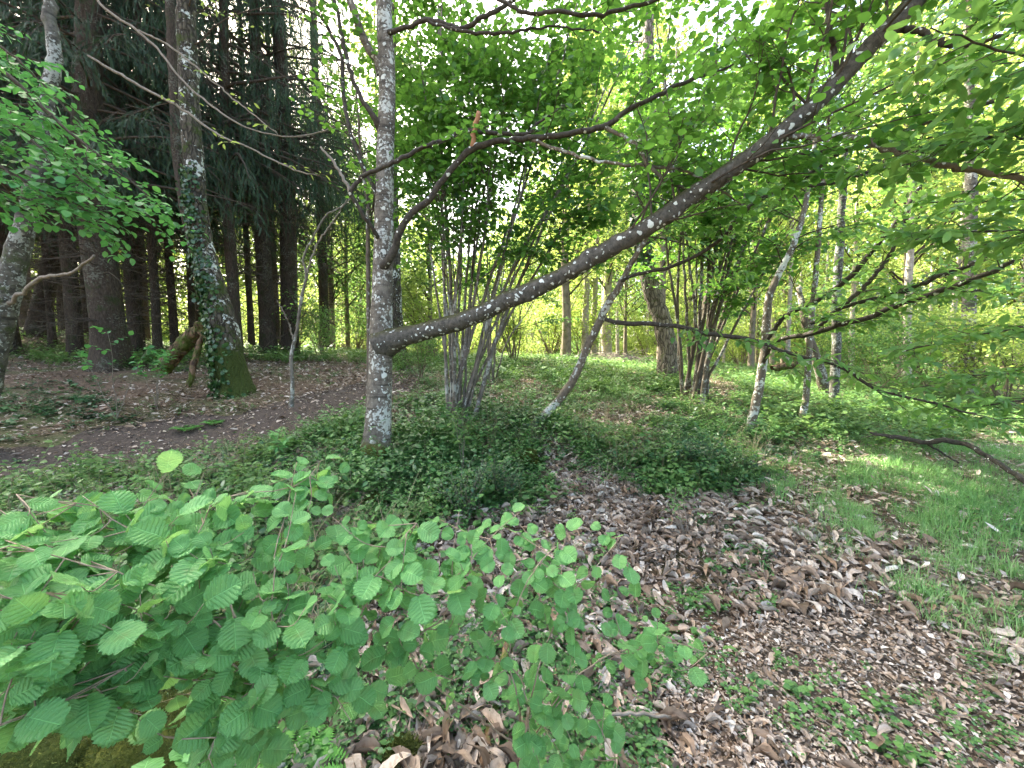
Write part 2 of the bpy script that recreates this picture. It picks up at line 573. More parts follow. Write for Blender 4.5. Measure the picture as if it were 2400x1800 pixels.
def leaf_mat(name, c1, c2, c3, trans, tw=.45, veins=0, rough=.5, spec=.3, yellow=None):
    """c1..c3 blade colours over the per-leaf random, trans = light passed through"""
    m, nt, out = new_mat(name); n = N(nt)
    at = n('Attribute', attribute_name='lf'); sep = n('SeparateXYZ', i_0=at.outputs['Vector'])
    u, v, r = sep.outputs
    oi = n('ObjectInfo')
    rr = n.math('ADD', n.math('MULTIPLY', r, .85), n.math('MULTIPLY', oi.outputs['Random'], .15))
    stops = [(.0, c1), (.5, c2), (.93, c3)]
    if yellow: stops.append((.985, yellow))
    col = n.ramp(rr, stops)
    tcol = n.mix(.5, col, trans, 'MIX')
    bump = None
    if veins:
        ph = n.math('MULTIPLY', n.math('SUBTRACT', u, n.math('MULTIPLY', v, .26)), veins)
        sn = n.math('ABSOLUTE', n.math('SINE', n.math('MULTIPLY', ph, math.pi)))
        vein = n.math('SUBTRACT', 1.0, n.math('MULTIPLY', sn, 4.0), True)
        mid = n.math('SUBTRACT', 1.0, n.math('MULTIPLY', v, 22.0), True)
        vm = n.math('MAXIMUM', n.math('MULTIPLY', vein, .55), mid)
        col = n.mix(n.math('MULTIPLY', vm, .7), n.mix(n.math('MULTIPLY', sn, .35), tuple(x * .75 for x in c1), col) if veins < 10 else col, tuple(min(1, x * 1.7 + .05) for x in c2))
        tc = n('TexCoord'); nz = n('TexNoise', i_Scale=9.0, i_Vector=tc.outputs['Object'])
        blot = n.math('MULTIPLY', n.math('SUBTRACT', nz.outputs[0], .58, True), 1.4, True)
        col = n.mix(blot, col, tuple(x * .6 for x in c1))
        # a brown flush in the middle of some blades
        near = n.math('SUBTRACT', 1.0, n.math('MULTIPLY', n.math('ADD', n.math('ABSOLUTE', n.math('SUBTRACT', u, .45)), n.math('MULTIPLY', v, .35)), 4.5), True)
        some = n.math('MULTIPLY', n.math('GREATER_THAN', n.math('FRACT', n.math('MULTIPLY', r, 13.7)), .78), near)
        col = n.mix(n.math('MULTIPLY', some, .45), col, (.10, .075, .03))
    bs = n('BsdfPrincipled', i_Base_Color=col, i_Roughness=rough)
    if veins and veins < 10:
        fn = n('TexNoise', i_Scale=160.0, i_Detail=2.0, i_Vector=tc.outputs['Object'])
        hh = n.math('ADD', n.math('SUBTRACT', n.math('MULTIPLY', sn, .7), mid), n.math('MULTIPLY', fn.outputs[0], .35))
        bp = n('Bump', i_Strength=.7, i_Distance=.004, i_Height=hh)
        nt.links.new(bp.outputs[0], bs.inputs['Normal'])
    bs.inputs['Specular IOR Level'].default_value = spec
    tr = n('BsdfTranslucent', i_Color=tcol)
    mx = n('MixShader', i_0=tw, i_1=bs.outputs[0], i_2=tr.outputs[0])
    nt.links.new(mx.outputs[0], out.inputs[0])
    return m


def dead_mat(name, cols, tw=.12):
    m, nt, out = new_mat(name); n = N(nt)
    at = n('Attribute', attribute_name='lf'); sep = n('SeparateXYZ', i_0=at.outputs['Vector']); u, v, r = sep.outputs
    col = n.ramp(r, [(i / (len(cols) - 1), c) for i, c in enumerate(cols)])
    tc = n('TexCoord'); nz = n('TexNoise', i_Scale=45.0, i_Detail=5.0, i_Vector=tc.outputs['Object'])
    col = n.mix(n.math('MULTIPLY', n.math('SUBTRACT', nz.outputs[0], .45, True), 2.2, True), col, (.09, .055, .035))
    ph = n.math('MULTIPLY', n.math('SUBTRACT', u, n.math('MULTIPLY', v, .15)), 12)
    vein = n.math('SUBTRACT', 1.0, n.math('MULTIPLY', n.math('ABSOLUTE', n.math('SINE', n.math('MULTIPLY', ph, math.pi))), 5.0), True)
    mid = n.math('SUBTRACT', 1.0, n.math('MULTIPLY', v, 10.0), True)
    col = n.mix(n.math('MULTIPLY', n.math('MAXIMUM', n.math('MULTIPLY', vein, .5), mid), .45), col, (.16, .10, .06))
    bs = n('BsdfPrincipled', i_Base_Color=col, i_Roughness=.62); bs.inputs['Specular IOR Level'].default_value = .25
    tr = n('BsdfTranslucent', i_Color=col)
    mx = n('MixShader', i_0=tw, i_1=bs.outputs[0], i_2=tr.outputs[0]); nt.links.new(mx.outputs[0], out.inputs[0])
    return m


def bark_mat(name, dark, light, zs=.35, scale=14, lichen=0.0, lich_col=(.62, .64, .60), spots=0.0, moss=0.0, moss_up=0.0, bands=0.0,
             ridged=0.0, bump=.5, lich_scale=9.0, moss_col=(.075, .10, .02), moss_low=None, spot_cut=.62):
    m, nt, out = new_mat(name); n = N(nt)
    tc = n('TexCoord'); ob = tc.outputs['Object']
    mp = n('Mapping', i_Vector=ob); mp.inputs['Scale'].default_value = (1, 1, zs)
    nz = n('TexNoise', i_Scale=float(scale), i_Detail=8.0, i_Roughness=.65, i_Vector=mp.outputs[0])
    col = n.ramp(nz.outputs[0], [(.3, dark), (.68, light)])
    h = nz.outputs[0]
    if ridged:
        mp2 = n('Mapping', i_Vector=ob); mp2.inputs['Scale'].default_value = (1, 1, .22)
        nzw = n('TexNoise', i_Scale=5.0, i_Vector=ob)
        va = n('VectorMath', operation='MULTIPLY_ADD', i_0=nzw.outputs[1]); va.inputs[1].default_value = (.12, .12, .12)
        nt.links.new(mp2.outputs[0], va.inputs[2])
        vo = n('TexVoronoi', i_Scale=float(ridged), i_Vector=va.outputs[0]); vo.feature = 'DISTANCE_TO_EDGE'
        cr = n.math('SUBTRACT', 1.0, n.math('MULTIPLY', vo.outputs['Distance'], 6.0), True)
        col = n.mix(n.math('MULTIPLY', cr, .85), col, tuple(x * .3 for x in dark))
        h = n.math('SUBTRACT', n.math('MULTIPLY', h, .35), n.math('MULTIPLY', cr, .9))
    if bands:
        mb_ = n('Mapping', i_Vector=ob); mb_.inputs['Scale'].default_value = (.7, .7, 5.5)
        nb = n('TexNoise', i_Scale=5.0, i_Detail=5.0, i_Vector=mb_.outputs[0])
        bf = n.math('MULTIPLY', n.math('SUBTRACT', nb.outputs[0], .50, True), 5.0, True)
        col = n.mix(n.math('MULTIPLY', bf, bands), col, tuple(x * .5 for x in dark))
        h = n.math('SUBTRACT', h, n.math('MULTIPLY', bf, .3))
    if lichen:
        big = n('TexNoise', i_Scale=2.6, i_Detail=3.0, i_Vector=ob)
        l1 = n('TexNoise', i_Scale=lich_scale * 2.0, i_Detail=7.0, i_Roughness=.62, i_Vector=ob)
        th = n.math('ADD', l1.outputs[0], n.math('MULTIPLY', n.math('SUBTRACT', big.outputs[0], .5), .85))
        lf_ = n.math('MULTIPLY', n.math('SUBTRACT', th, .60 - .1 * lichen), 16.0, True)
        fine = n('TexNoise', i_Scale=70.0, i_Detail=3.0, i_Vector=ob)
        lc = n.mix(fine.outputs[0], tuple(x * .66 for x in lich_col), lich_col)
        col = n.mix(lf_, col, lc); h = n.math('ADD', h, n.math('MULTIPLY', lf_, .12))
    if spots:
        nw = n('TexNoise', i_Scale=16.0, i_Detail=3.0, i_Vector=ob)
        for sc_, rr_, cut in ((11.0, .42, spot_cut + .12), (24.0, .42, spot_cut)):
            wv = n('VectorMath', operation='MULTIPLY_ADD', i_0=nw.outputs[1]); wv.inputs[1].default_value = (.07, .07, .07); nt.links.new(ob, wv.inputs[2])
            vo = n('TexVoronoi', i_Scale=sc_, i_Vector=wv.outputs[0])
            sx = n('SeparateXYZ', i_0=vo.outputs['Color'])
            rad_ = n.math('MULTIPLY', sx.outputs[1], rr_)
            inn = n.math('MULTIPLY', n.math('SUBTRACT', rad_, n.math('MULTIPLY', vo.outputs['Distance'], 1.0)), 40.0, True)
            sf = n.math('MULTIPLY', inn, n.math('GREATER_THAN', sx.outputs[0], cut + .2 * (1 - spots)))
            col = n.mix(sf, col, lich_col); h = n.math('ADD', h, n.math('MULTIPLY', sf, .15))
    if moss or moss_up or moss_low:
        mn = n('TexNoise', i_Scale=4.0, i_Detail=5.0, i_Roughness=.7, i_Vector=ob)
        f = n.math('MULTIPLY', n.math('SUBTRACT', mn.outputs[0], .62 - .25 * moss), 8.0, True) if moss else None
        if moss_low:
            sz = n('SeparateXYZ', i_0=ob)
            lowf = n.math('MULTIPLY', n.math('SUBTRACT', moss_low[1], n.math('ADD', sz.outputs[2], n.math('MULTIPLY', mn.outputs[0], moss_low[0]))), 5.0, True)
            f = lowf if f is None else n.math('MAXIMUM', f, lowf)
        if moss_up:
            ge = n('NewGeometry'); s2 = n('SeparateXYZ', i_0=ge.outputs['Normal'])
            f2 = n.math('MULTIPLY', n.math('ADD', n.math('SUBTRACT', s2.outputs[2], .35), n.math('SUBTRACT', mn.outputs[0], .5)), 3.5 * moss_up, True)
            f = f2 if f is None else n.math('MAXIMUM', f, f2)
        fm = n('TexNoise', i_Scale=60.0, i_Detail=2.0, i_Vector=ob)
        mc = n.mix(fm.outputs[0], tuple(x * .45 for x in moss_col), tuple(x * 1.5 for x in moss_col))
        col = n.mix(f, col, mc); h = n.math('ADD', h, n.math('MULTIPLY', n.math('MULTIPLY', f, fm.outputs[0]), .6))
    bp = n('Bump', i_Strength=bump, i_Distance=.02, i_Height=h)
    bs = n('BsdfPrincipled', i_Base_Color=col, i_Roughness=.88, i_Normal=bp.outputs[0]); bs.inputs['Specular IOR Level'].default_value = .2
    nt.links.new(bs.outputs[0], out.inputs[0])
    return m


def soil_mat(name, a, b, c, scale=9, green=None):
    m, nt, out = new_mat(name); n = N(nt)
    tc = n('TexCoord'); ob = tc.outputs['Object']
    n1 = n('TexNoise', i_Scale=float(scale), i_Detail=9.0, i_Roughness=.7, i_Vector=ob)
    n2 = n('TexNoise', i_Scale=.7, i_Detail=4.0, i_Vector=ob)
    mp = n('Mapping', i_Vector=ob); mp.inputs['Scale'].default_value = (1, 1.6, 1)
    vo = n('TexVoronoi', i_Scale=26.0, i_Vector=mp.outputs[0]); sx = n('SeparateXYZ', i_0=vo.outputs['Color'])
    col = n.ramp(n1.outputs[0], [(.32, a), (.6, b)])
    chip = n.math('MULTIPLY', n.math('GREATER_THAN', sx.outputs[0], .62), n.math('SUBTRACT', 1.0, n.math('MULTIPLY', vo.outputs['Distance'], 1.5), True))
    col = n.mix(n.math('MULTIPLY', chip, .8), col, n.mix(sx.outputs[1], b, c))
    if green:
        g = n.math('MULTIPLY', n.math('SUBTRACT', n2.outputs[0], .48, True), 5.0, True)
        col = n.mix(n.math('MULTIPLY', g, .75), col, green)
    h = n.math('ADD', n1.outputs[0], n.math('MULTIPLY', chip, .5))
    bp = n('Bump', i_Strength=.8, i_Distance=.03, i_Height=h)
    bs = n('BsdfPrincipled', i_Base_Color=col, i_Roughness=.95, i_Normal=bp.outputs[0]); bs.inputs['Specular IOR Level'].default_value = .15
    nt.links.new(bs.outputs[0], out.inputs[0])
    return m


M = {}
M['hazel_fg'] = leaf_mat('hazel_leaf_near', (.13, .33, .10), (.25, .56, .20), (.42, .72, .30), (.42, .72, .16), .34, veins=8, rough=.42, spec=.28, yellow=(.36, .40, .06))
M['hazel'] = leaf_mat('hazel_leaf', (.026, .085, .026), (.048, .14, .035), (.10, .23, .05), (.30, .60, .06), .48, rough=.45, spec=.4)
M['chestnut'] = leaf_mat('chestnut_leaf', (.055, .15, .04), (.10, .24, .06), (.18, .34, .09), (.36, .58, .10), .46, veins=15, rough=.45, spec=.35)
M['beech'] = leaf_mat('beech_leaf', (.05, .17, .06), (.08, .25, .08), (.13, .32, .08), (.14, .40, .07), .42, rough=.45)
M['far_leaf'] = leaf_mat('far_leaf', (.11, .19, .05), (.19, .28, .07), (.32, .38, .12), (.50, .62, .12), .52, rough=.6)
M['far_leaf_dark'] = leaf_mat('far_leaf_dark', (.04, .11, .035), (.075, .17, .05), (.13, .24, .07), (.28, .46, .09), .45, rough=.6)
M['needle'] = leaf_mat('spruce_needle', (.014, .036, .018), (.023, .055, .026), (.045, .085, .035), (.06, .11, .03), .18, rough=.6, spec=.3)
M['ivy'] = leaf_mat('ivy_leaf', (.012, .045, .014), (.025, .075, .022), (.05, .12, .03), (.05, .14, .02), .15, rough=.32, spec=.5)
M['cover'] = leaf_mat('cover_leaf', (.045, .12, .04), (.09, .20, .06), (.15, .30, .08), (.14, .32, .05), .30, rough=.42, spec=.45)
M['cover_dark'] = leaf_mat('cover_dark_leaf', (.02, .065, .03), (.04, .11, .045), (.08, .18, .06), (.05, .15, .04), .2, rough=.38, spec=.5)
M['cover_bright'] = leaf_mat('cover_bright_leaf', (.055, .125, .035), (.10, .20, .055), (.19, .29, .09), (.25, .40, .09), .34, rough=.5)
M['grass'] = leaf_mat('grass_blade', (.11, .25, .08), (.20, .39, .13), (.32, .47, .20), (.22, .44, .08), .35, rough=.5)
M['fern'] = leaf_mat('fern_leaf', (.07, .22, .05), (.10, .29, .06), (.14, .34, .07), (.2, .45, .06), .35, rough=.5)
M['dead'] = dead_mat('dead_leaf', [(.10, .075, .055), (.25, .19, .145), (.43, .35, .285), (.60, .52, .445), (.34, .24, .165), (.18, .135, .10), (.74, .68, .61)])
M['straw'] = leaf_mat('dry_stalk', (.12, .10, .06), (.24, .20, .12), (.38, .33, .22), (.3, .3, .15), .2, rough=.7)
M['main_bark'] = bark_mat('lichened_bark', (.065, .055, .045), (.22, .19, .155), .5, 26, lichen=.5, lich_scale=15, bands=.8, spots=1.0, lich_col=(.56, .56, .51), bump=.5, moss_low=(.9, 1.05), moss_col=(.085, .085, .02))
M['limb_bark'] = bark_mat('limb_bark', (.034, .031, .027), (.13, .118, .10), .8, 28, spots=1.0, spot_cut=.33, moss_up=.7, bump=.6, moss_col=(.05, .048, .018))
M['branch_bark'] = bark_mat('branch_bark', (.026, .022, .019), (.09, .078, .064), .8, 30, spots=.25, bump=.4)
M['pale_twig'] = bark_mat('pale_twig_bark', (.12, .10, .08), (.28, .24, .20), .6, 30, bump=.2)
M['twig'] = bark_mat('twig_bark', (.035, .028, .022), (.10, .08, .06), .6, 30, bump=.1)
M['hazel_twig'] = bark_mat('hazel_twig_bark', (.17, .12, .085), (.34, .27, .20), .6, 40, bump=.1)
M['coppice'] = bark_mat('coppice_bark', (.07, .06, .05), (.22, .195, .165), .35, 26, lichen=.35, bump=.4, lich_col=(.42, .42, .38))
M['coppice_dark'] = bark_mat('dark_coppice_bark', (.05, .04, .03), (.16, .13, .10), .35, 26, lichen=.2, bump=.4, lich_col=(.36, .36, .32))
M['birch'] = bark_mat('grey_white_bark', (.04, .036, .03), (.15, .14, .12), .9, 16, lichen=.3, lich_scale=14, lich_col=(.36, .37, .34), bands=.8, spots=.5, moss=.3, bump=.5, moss_col=(.06, .075, .03))
M['spruce'] = bark_mat('spruce_bark', (.022, .017, .013), (.085, .064, .048), .3, 42, bump=1.0, lichen=.05, lich_scale=16, lich_col=(.15, .15, .12), moss=.35, moss_col=(.035, .045, .018))
M['mossy'] = bark_mat('mossy_bark', (.035, .03, .022), (.13, .11, .085), .4, 18, lichen=.05, moss=.4, moss_low=(1.2, 2.5), ridged=14, bump=.8, moss_col=(.045, .062, .014))
M['oak'] = bark_mat('ridged_bark', (.11, .09, .07), (.34, .29, .24), .4, 16, ridged=14, bump=1.0, moss=.12)
M['sapling'] = bark_mat('sapling_bark', (.08, .065, .05), (.22, .18, .14), .6, 22, lichen=.45, spots=.8, moss_up=.4, bump=.4, moss_col=(.06, .075, .02))
M['bg_bark'] = bark_mat('wood_trunk_bark', (.10, .08, .06), (.26, .21, .16), .4, 10, moss=.3, bump=.5)
M['bg_pale'] = bark_mat('pale_trunk_bark', (.22, .18, .15), (.45, .40, .35), .6, 10, bands=.5, bump=.4)
M['log'] = bark_mat('rotten_wood', (.07, .045, .03), (.24, .15, .09), .5, 18, moss=.7, ridged=9, bump=.8)
M['cut'] = bark_mat('broken_wood', (.22, .10, .055), (.42, .22, .12), .2, 40, bump=.4)
M['moss'] = bark_mat('cushion_moss', (.05, .06, .01), (.12, .13, .02), 1, 40, moss=.9, bump=1.0, moss_col=(.06, .075, .014))
M['ground'] = soil_mat('forest_floor', (.045, .03, .02), (.14, .095, .065), (.36, .26, .19), 10, green=(.06, .10, .03))
M['dirt'] = soil_mat('trodden_dirt', (.04, .031, .026), (.085, .066, .055), (.19, .15, .12), 14)
M['trackdirt'] = soil_mat('track_floor', (.05, .038, .028), (.13, .10, .075), (.34, .28, .22), 16)

# ------------------------------------------------------------------ ground
nr, na = 250, 420
rr = np.concatenate(([0], np.geomspace(.25, 600, nr)))
aa = np.linspace(0, 2 * math.pi, na, endpoint=False)
# finer in front
aa = aa + .72 * np.sin(aa) * -1.0
RR, AA = np.meshgrid(rr, aa, indexing='ij')
GX, GY = RR * np.sin(AA), RR * np.cos(AA)
GZ = gz(GX, GY)
V = np.stack((GX, GY, GZ), -1).reshape(-1, 3)
i = np.arange(nr)[:, None] * na; j = np.arange(na)[None]
Q = np.stack((i + j, i + na + j, i + na + (j + 1) % na, i + (j + 1) % na), -1).reshape(-1, 4)[na:]
T = np.stack((np.zeros(na, int), na + np.arange(na), na + (np.arange(na) + 1) % na), -1)
mb = MB(); mb.add(V, T, Q, None)
g = mb.obj('ground', M['ground']); tag(g, kind='structure')


def ribbon(name, mat, left, right, dz, n=90, m=22):
    a = smooth_path([G(*p)[:2] for p in left], n); b = smooth_path([G(*p)[:2] for p in right], n)
    t = np.linspace(0, 1, m)
    X = a[:, None] * (1 - t[None, :, None]) + b[:, None] * t[None, :, None]
    e = norm(b - a)[:, None] * (.55 * (np.abs(t * 2 - 1) ** 3)[None, :, None]) * np.sign(t * 2 - 1)[None, :, None]
    X = X + e * fbm(X[..., 0] * 1.5, X[..., 1] * 1.5, 77, 3)[..., None] * 2
    Z = gz(X[..., 0], X[..., 1]) + dz * np.minimum(1, (1 - np.abs(t * 2 - 1)) * 6)[None] - .004
    V = np.concatenate((X, Z[..., None]), -1).reshape(-1, 3)
    i = np.arange(n - 1)[:, None] * m; j = np.arange(m - 1)[None]
    Q = np.stack((i + j, i + j + 1, i + m + j + 1, i + m + j), -1).reshape(-1, 4)
    if V[Q[0, 1], 0] is not None: pass
    o = MB().add(V, None, Q).obj(name, mat); tag(o, kind='structure'); return o


path = ribbon('dirt_path', M['dirt'], [(-700, 960), (0, 960), (300, 915), (560, 880), (720, 840), (830, 812), (870, 800)],
              [(-700, 1150), (0, 1050), (250, 1015), (480, 985), (700, 930), (870, 862), (930, 822)], .012)
track = ribbon('grass_track', M['trackdirt'], [(1500, 1700), (1600, 1500), (1800, 1240), (1980, 1080), (2080, 985), (2150, 940), (2300, 905)],
               [(2900, 1700), (2800, 1500), (2700, 1300), (2650, 1180), (2600, 1080), (2560, 1020), (2500, 950)], .012)


# ------------------------------------------------------------------ ground scatter
def inpoly(px, py, poly):
    c = np.zeros(px.shape, bool); n = len(poly); j = n - 1
    for i in range(n):
        xi, yi = poly[i]; xj, yj = poly[j]
        c ^= ((yi > py) != (yj > py)) & (px < (xj - xi) * (py - yi) / (yj - yi + 1e-9) + xi)
        j = i
    return c


def soft(px, py, poly, wob=45):
    jx = (vnoise(px / 60, py / 40, 5) - .5) * wob * 2; jy = (vnoise(px / 60, py / 40, 6) - .5) * wob
    f = np.clip((py - 760) / 300, .15, 1.2)
    return inpoly(px + jx + rng.normal(0, wob * .55, px.shape), py + jy + rng.normal(0, wob * .4, px.shape) * f, poly)


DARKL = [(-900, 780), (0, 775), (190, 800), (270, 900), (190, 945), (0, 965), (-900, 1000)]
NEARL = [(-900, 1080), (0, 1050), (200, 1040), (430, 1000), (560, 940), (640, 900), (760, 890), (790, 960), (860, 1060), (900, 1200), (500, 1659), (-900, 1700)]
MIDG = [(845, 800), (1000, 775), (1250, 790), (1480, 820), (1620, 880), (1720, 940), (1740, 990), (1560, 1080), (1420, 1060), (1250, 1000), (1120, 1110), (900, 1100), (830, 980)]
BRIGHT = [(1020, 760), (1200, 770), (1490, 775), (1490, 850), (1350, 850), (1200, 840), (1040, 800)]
RIGHT = [(1560, 790), (1800, 790), (2400, 800), (3200, 820), (3200, 940), (2212, 935), (1900, 960), (1700, 940), (1600, 890)]
FARG = [(-1500, 700), (3500, 700), (3500, 790), (-1500, 790)]
GRASS = [(1720, 1020), (1850, 975), (2000, 950), (3000, 940), (3000, 1600), (2212, 1420), (2050, 1330), (1940, 1230), (1800, 1150), (1730, 1080)]
PATHP = [(-900, 965), (0, 965), (300, 920), (560, 885), (720, 845), (850, 805), (925, 815), (870, 855), (700, 920), (480, 975), (250, 1010), (0, 1045), (-900, 1140)]
BAREP = [(1480, 1400), (1700, 1320), (1900, 1300), (2100, 1380), (2300, 1480), (3000, 1650), (3000, 2000), (1500, 2000), (1420, 1600)]


def samp(n, r0, r1, mode='log', a0=-68, a1=68):
    a = RAD(1) * rng.uniform(a0, a1, n)
    u = rng.random(n)
    r = r0 * (r1 / r0) ** u if mode == 'log' else np.sqrt(r0 ** 2 + u * (r1 ** 2 - r0 ** 2))
    x, y = r * np.sin(a), r * np.cos(a)
    z = gz(x, y)
    px, py, d = proj(np.stack((x, y, z), -1))
    return np.stack((x, y, z), -1), px, py, d


def tilt_frames(n, tilt=.35):
    a = rng.uniform(0, 6.2832, n)
    f = np.stack((np.cos(a), np.sin(a), rng.normal(0, tilt, n)), -1)
    up = np.stack((rng.normal(0, tilt, n), rng.normal(0, tilt, n), np.ones(n)), -1)
    return frames(f, up)


# dead leaves
P1 = samp(38000, .7, 4.6, 'area'); P2 = samp(130000, 4.0, 26, 'log')
dead_near = [leaf_grid(9, 2, 'dead', s) for s in range(16)]
dead_far = [leaf_small(.17, .10), leaf_small(.22, .02), leaf_mid(.17, .2, -.15), leaf_mid(.2, .1, .12), leaf_mid(.26, .25, .0)]
mb = MB()
for (p, px, py, d), tp, sz in ((P1, dead_near, (.028, .150)), (P2, dead_far, (.035, .125))):
    n_ = len(p); keep = np.ones(n_, bool)
    pr = np.full(n_, 1.0)
    pr[soft(px, py, PATHP, 20)] = .10
    pr[soft(px, py, MIDG)] = .95
    pr[soft(px, py, BRIGHT)] = .12
    pr[soft(px, py, RIGHT)] = .15
    gm = soft(px, py, GRASS, 75); pr[gm] = np.where(fbm(p[gm, 0] * 1.3, p[gm, 1] * 1.3, 21, 2) > -.02, .06, .3)
    bm = soft(px, py, BAREP); pr[bm] = .95
    pr *= np.clip(.75 + 1.6 * fbm(p[:, 0] * .8, p[:, 1] * .8, 31, 2), .1, 1)
    keep = rng.random(n_) < pr
    p = p[keep]; bmk = bm[keep]; n_ = len(p)
    which = rng.integers(0, len(tp), n_); R = tilt_frames(n_, .33)
    s = sz[0] + (sz[1] - sz[0]) * rng.random(n_) ** 1.7; s[bmk] *= rng.uniform(.22, .75, bmk.sum())
    lift = rng.uniform(.014, .045, n_) + .25 * s * np.abs(R[:, 2, 1])
    p = p.copy(); p[:, 2] += lift
    rnd = rng.random(n_)
    for w in range(len(tp)):
        k = which == w
        mb.scatter(tp[w], p[k], R[k], s[k], rnd[k])
# small debris on the bare soil and everywhere near
p, px, py, d = samp(170000, .8, 9.0, 'log')
pr = np.where(soft(px, py, BAREP), 1.0, .22); pr[soft(px, py, GRASS)] = .5; pr[soft(px, py, PATHP, 20)] = .22
k = rng.random(len(p)) < pr; p = p[k]; p[:, 2] += rng.uniform(.013, .03, len(p))
mb.scatter(leaf_small(.3, .15), p, tilt_frames(len(p), .35), rng.uniform(.010, .045, len(p)) * np.clip(np.hypot(p[:, 0], p[:, 1]) / 3, .8, 1.6), np.clip(rng.normal(.5, .3, len(p)), 0, 1))
o = mb.obj('leaf_litter', M['dead']); tag(o, 'carpet of fallen brown and pale chestnut leaves on the forest floor', 'leaf litter', kind='stuff')

# fallen twigs
p, px, py, d = samp(2600, .9, 14, 'log')
n_ = len(p); a = rng.uniform(0, 6.28, n_); p[:, 2] += .02
pt = grow(p, np.stack((np.cos(a), np.sin(a), rng.normal(0, .06, n_)), -1), rng.uniform(.08, .5, n_), 5, .16)
pt[:, :, 2] = np.maximum(gz(pt[..., 0], pt[..., 1]) + .012, pt[:, :, 2] * .3 + .7 * (gz(pt[..., 0], pt[..., 1]) + .02))
mb = MB().tubes(pt, taper(rng.uniform(.0015, .005, n_), 5, .4), 4)
o = mb.obj('fallen_twigs', M['pale_twig']); tag(o, 'thin fallen twigs strewn over soil and dead leaves', 'twigs', kind='stuff')


def cover(name, mat, polys, n, r0, r1, kinds, size, label, clump=.0, seed=0, mode='log', dens=1.0, extra=None, seedn=40):
    p, px, py, d = samp(n, r0, r1, mode)
    m_ = np.zeros(len(p), bool)
    for po in polys: m_ |= soft(px, py, po, 75 if mat is M['grass'] else 45)
    c = fbm(p[:, 0] * 1.7, p[:, 1] * 1.7, seedn, 3)
    m_ &= (c > clump) & (rng.random(len(p)) < dens)
    if extra is not None: m_ &= extra(p, px, py, d)
    p = p[m_]; c = c[m_]; n_ = len(p)
    tps = [sprig(k, seed + i) for i, k in enumerate(kinds)] if isinstance(kinds[0], str) else kinds
    wh = rng.integers(0, len(tps), n_)
    a = rng.uniform(0, 6.28, n_); f = np.stack((np.cos(a), np.sin(a), 0 * a), -1)
    up = np.stack((rng.normal(0, .12, n_), rng.normal(0, .12, n_), np.ones(n_)), -1)
    R = frames(f, up); s = rng.uniform(size[0], size[1], n_) * (1 + np.clip(c - clump, 0, .3) * 1.5)
    rnd = np.clip(rng.normal(.48, .28, n_) + 1.5 * fbm(p[:, 0] * .6, p[:, 1] * .6, seedn + 9, 2), 0, .99)
    mb = MB()
    for w in range(len(tps)):
        k = wh == w; mb.scatter(tps[w], p[k], R[k], s[k], rnd[k])
    o = mb.obj(name, mat); tag(o, label, name.replace('_', ' '), kind='stuff'); return o


STONEP = [(-200, 1470), (300, 1480), (520, 1540), (560, 1800), (-200, 1800)]
notpath = lambda p, px, py, d: ~soft(px, py, PATHP, 20) & ~soft(px, py, STONEP, 15)
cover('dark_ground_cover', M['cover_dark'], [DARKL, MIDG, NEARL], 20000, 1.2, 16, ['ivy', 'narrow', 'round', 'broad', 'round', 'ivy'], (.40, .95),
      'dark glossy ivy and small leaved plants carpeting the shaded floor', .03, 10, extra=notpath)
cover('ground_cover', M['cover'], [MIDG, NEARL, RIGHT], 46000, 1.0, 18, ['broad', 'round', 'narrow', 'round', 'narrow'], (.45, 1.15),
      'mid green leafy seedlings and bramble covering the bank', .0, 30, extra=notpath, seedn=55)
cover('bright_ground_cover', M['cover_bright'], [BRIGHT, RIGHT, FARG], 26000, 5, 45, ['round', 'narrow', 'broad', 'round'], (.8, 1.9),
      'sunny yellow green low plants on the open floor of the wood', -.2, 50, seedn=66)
ALL = [(-2000, 700), (4000, 700), (4000, 2500), (-2000, 2500)]
cover('scattered_seedlings', M['cover'], [ALL], 22000, .9, 12, ['broad', 'ivy', 'round', 'narrow'], (.22, .7),
      'scattered small green seedlings growing through the dead leaves', .0, 70, seedn=88, extra=lambda p, px, py, d: (rng.random(len(p)) < .6) & ~soft(px, py, PATHP, 10) & (~soft(px, py, BAREP) | (rng.random(len(p)) < .35)))
def tall_plant(seed):
    r = np.random.default_rng(seed); it = []; lf = [leaf_mid(.3, .1, .25), leaf_mid(.4, .1, .2), leaf_small(.25, .1)][seed % 3]
    for s_ in range(r.integers(2, 6)):
        a = r.uniform(0, 6.28); el = r.uniform(.7, 1.4); L = r.uniform(.18, .42); kk = int(r.integers(6, 11)); b = r.normal(0, .03, 2)
        dx = np.array((math.cos(a) * math.cos(el), math.sin(a) * math.cos(el), math.sin(el)))
        pts = np.array([np.array((b[0], b[1], 0)) + dx * L * t + np.array((math.cos(a), math.sin(a), -.5)) * .12 * t * t for t in np.linspace(0, 1, 5)])
        side = norm(np.cross(dx, (0, 0, 1.))) * .0016
        V = np.concatenate((pts + side, pts - side)); Q = np.array([(i, i + 1, i + 6, i + 5) for i in range(4)])
        it.append((V, np.zeros((0, 3), int), Q, np.full((10, 3), (.2))))
        for j in range(kk):
            t = .25 + .75 * (j + 1) / kk; p = pts[0] + dx * L * t + np.array((math.cos(a), math.sin(a), -.5)) * .12 * t * t
            fa = a + j * 2.4 + r.normal(0, .3); fw = np.array((math.cos(fa), math.sin(fa), r.normal(.05, .3)))
            it.append(place_tpl(lf, p, fw, (r.normal(0, .3), r.normal(0, .3), 1), r.uniform(.03, .065), r.random()))
    return merge_tpl(it)


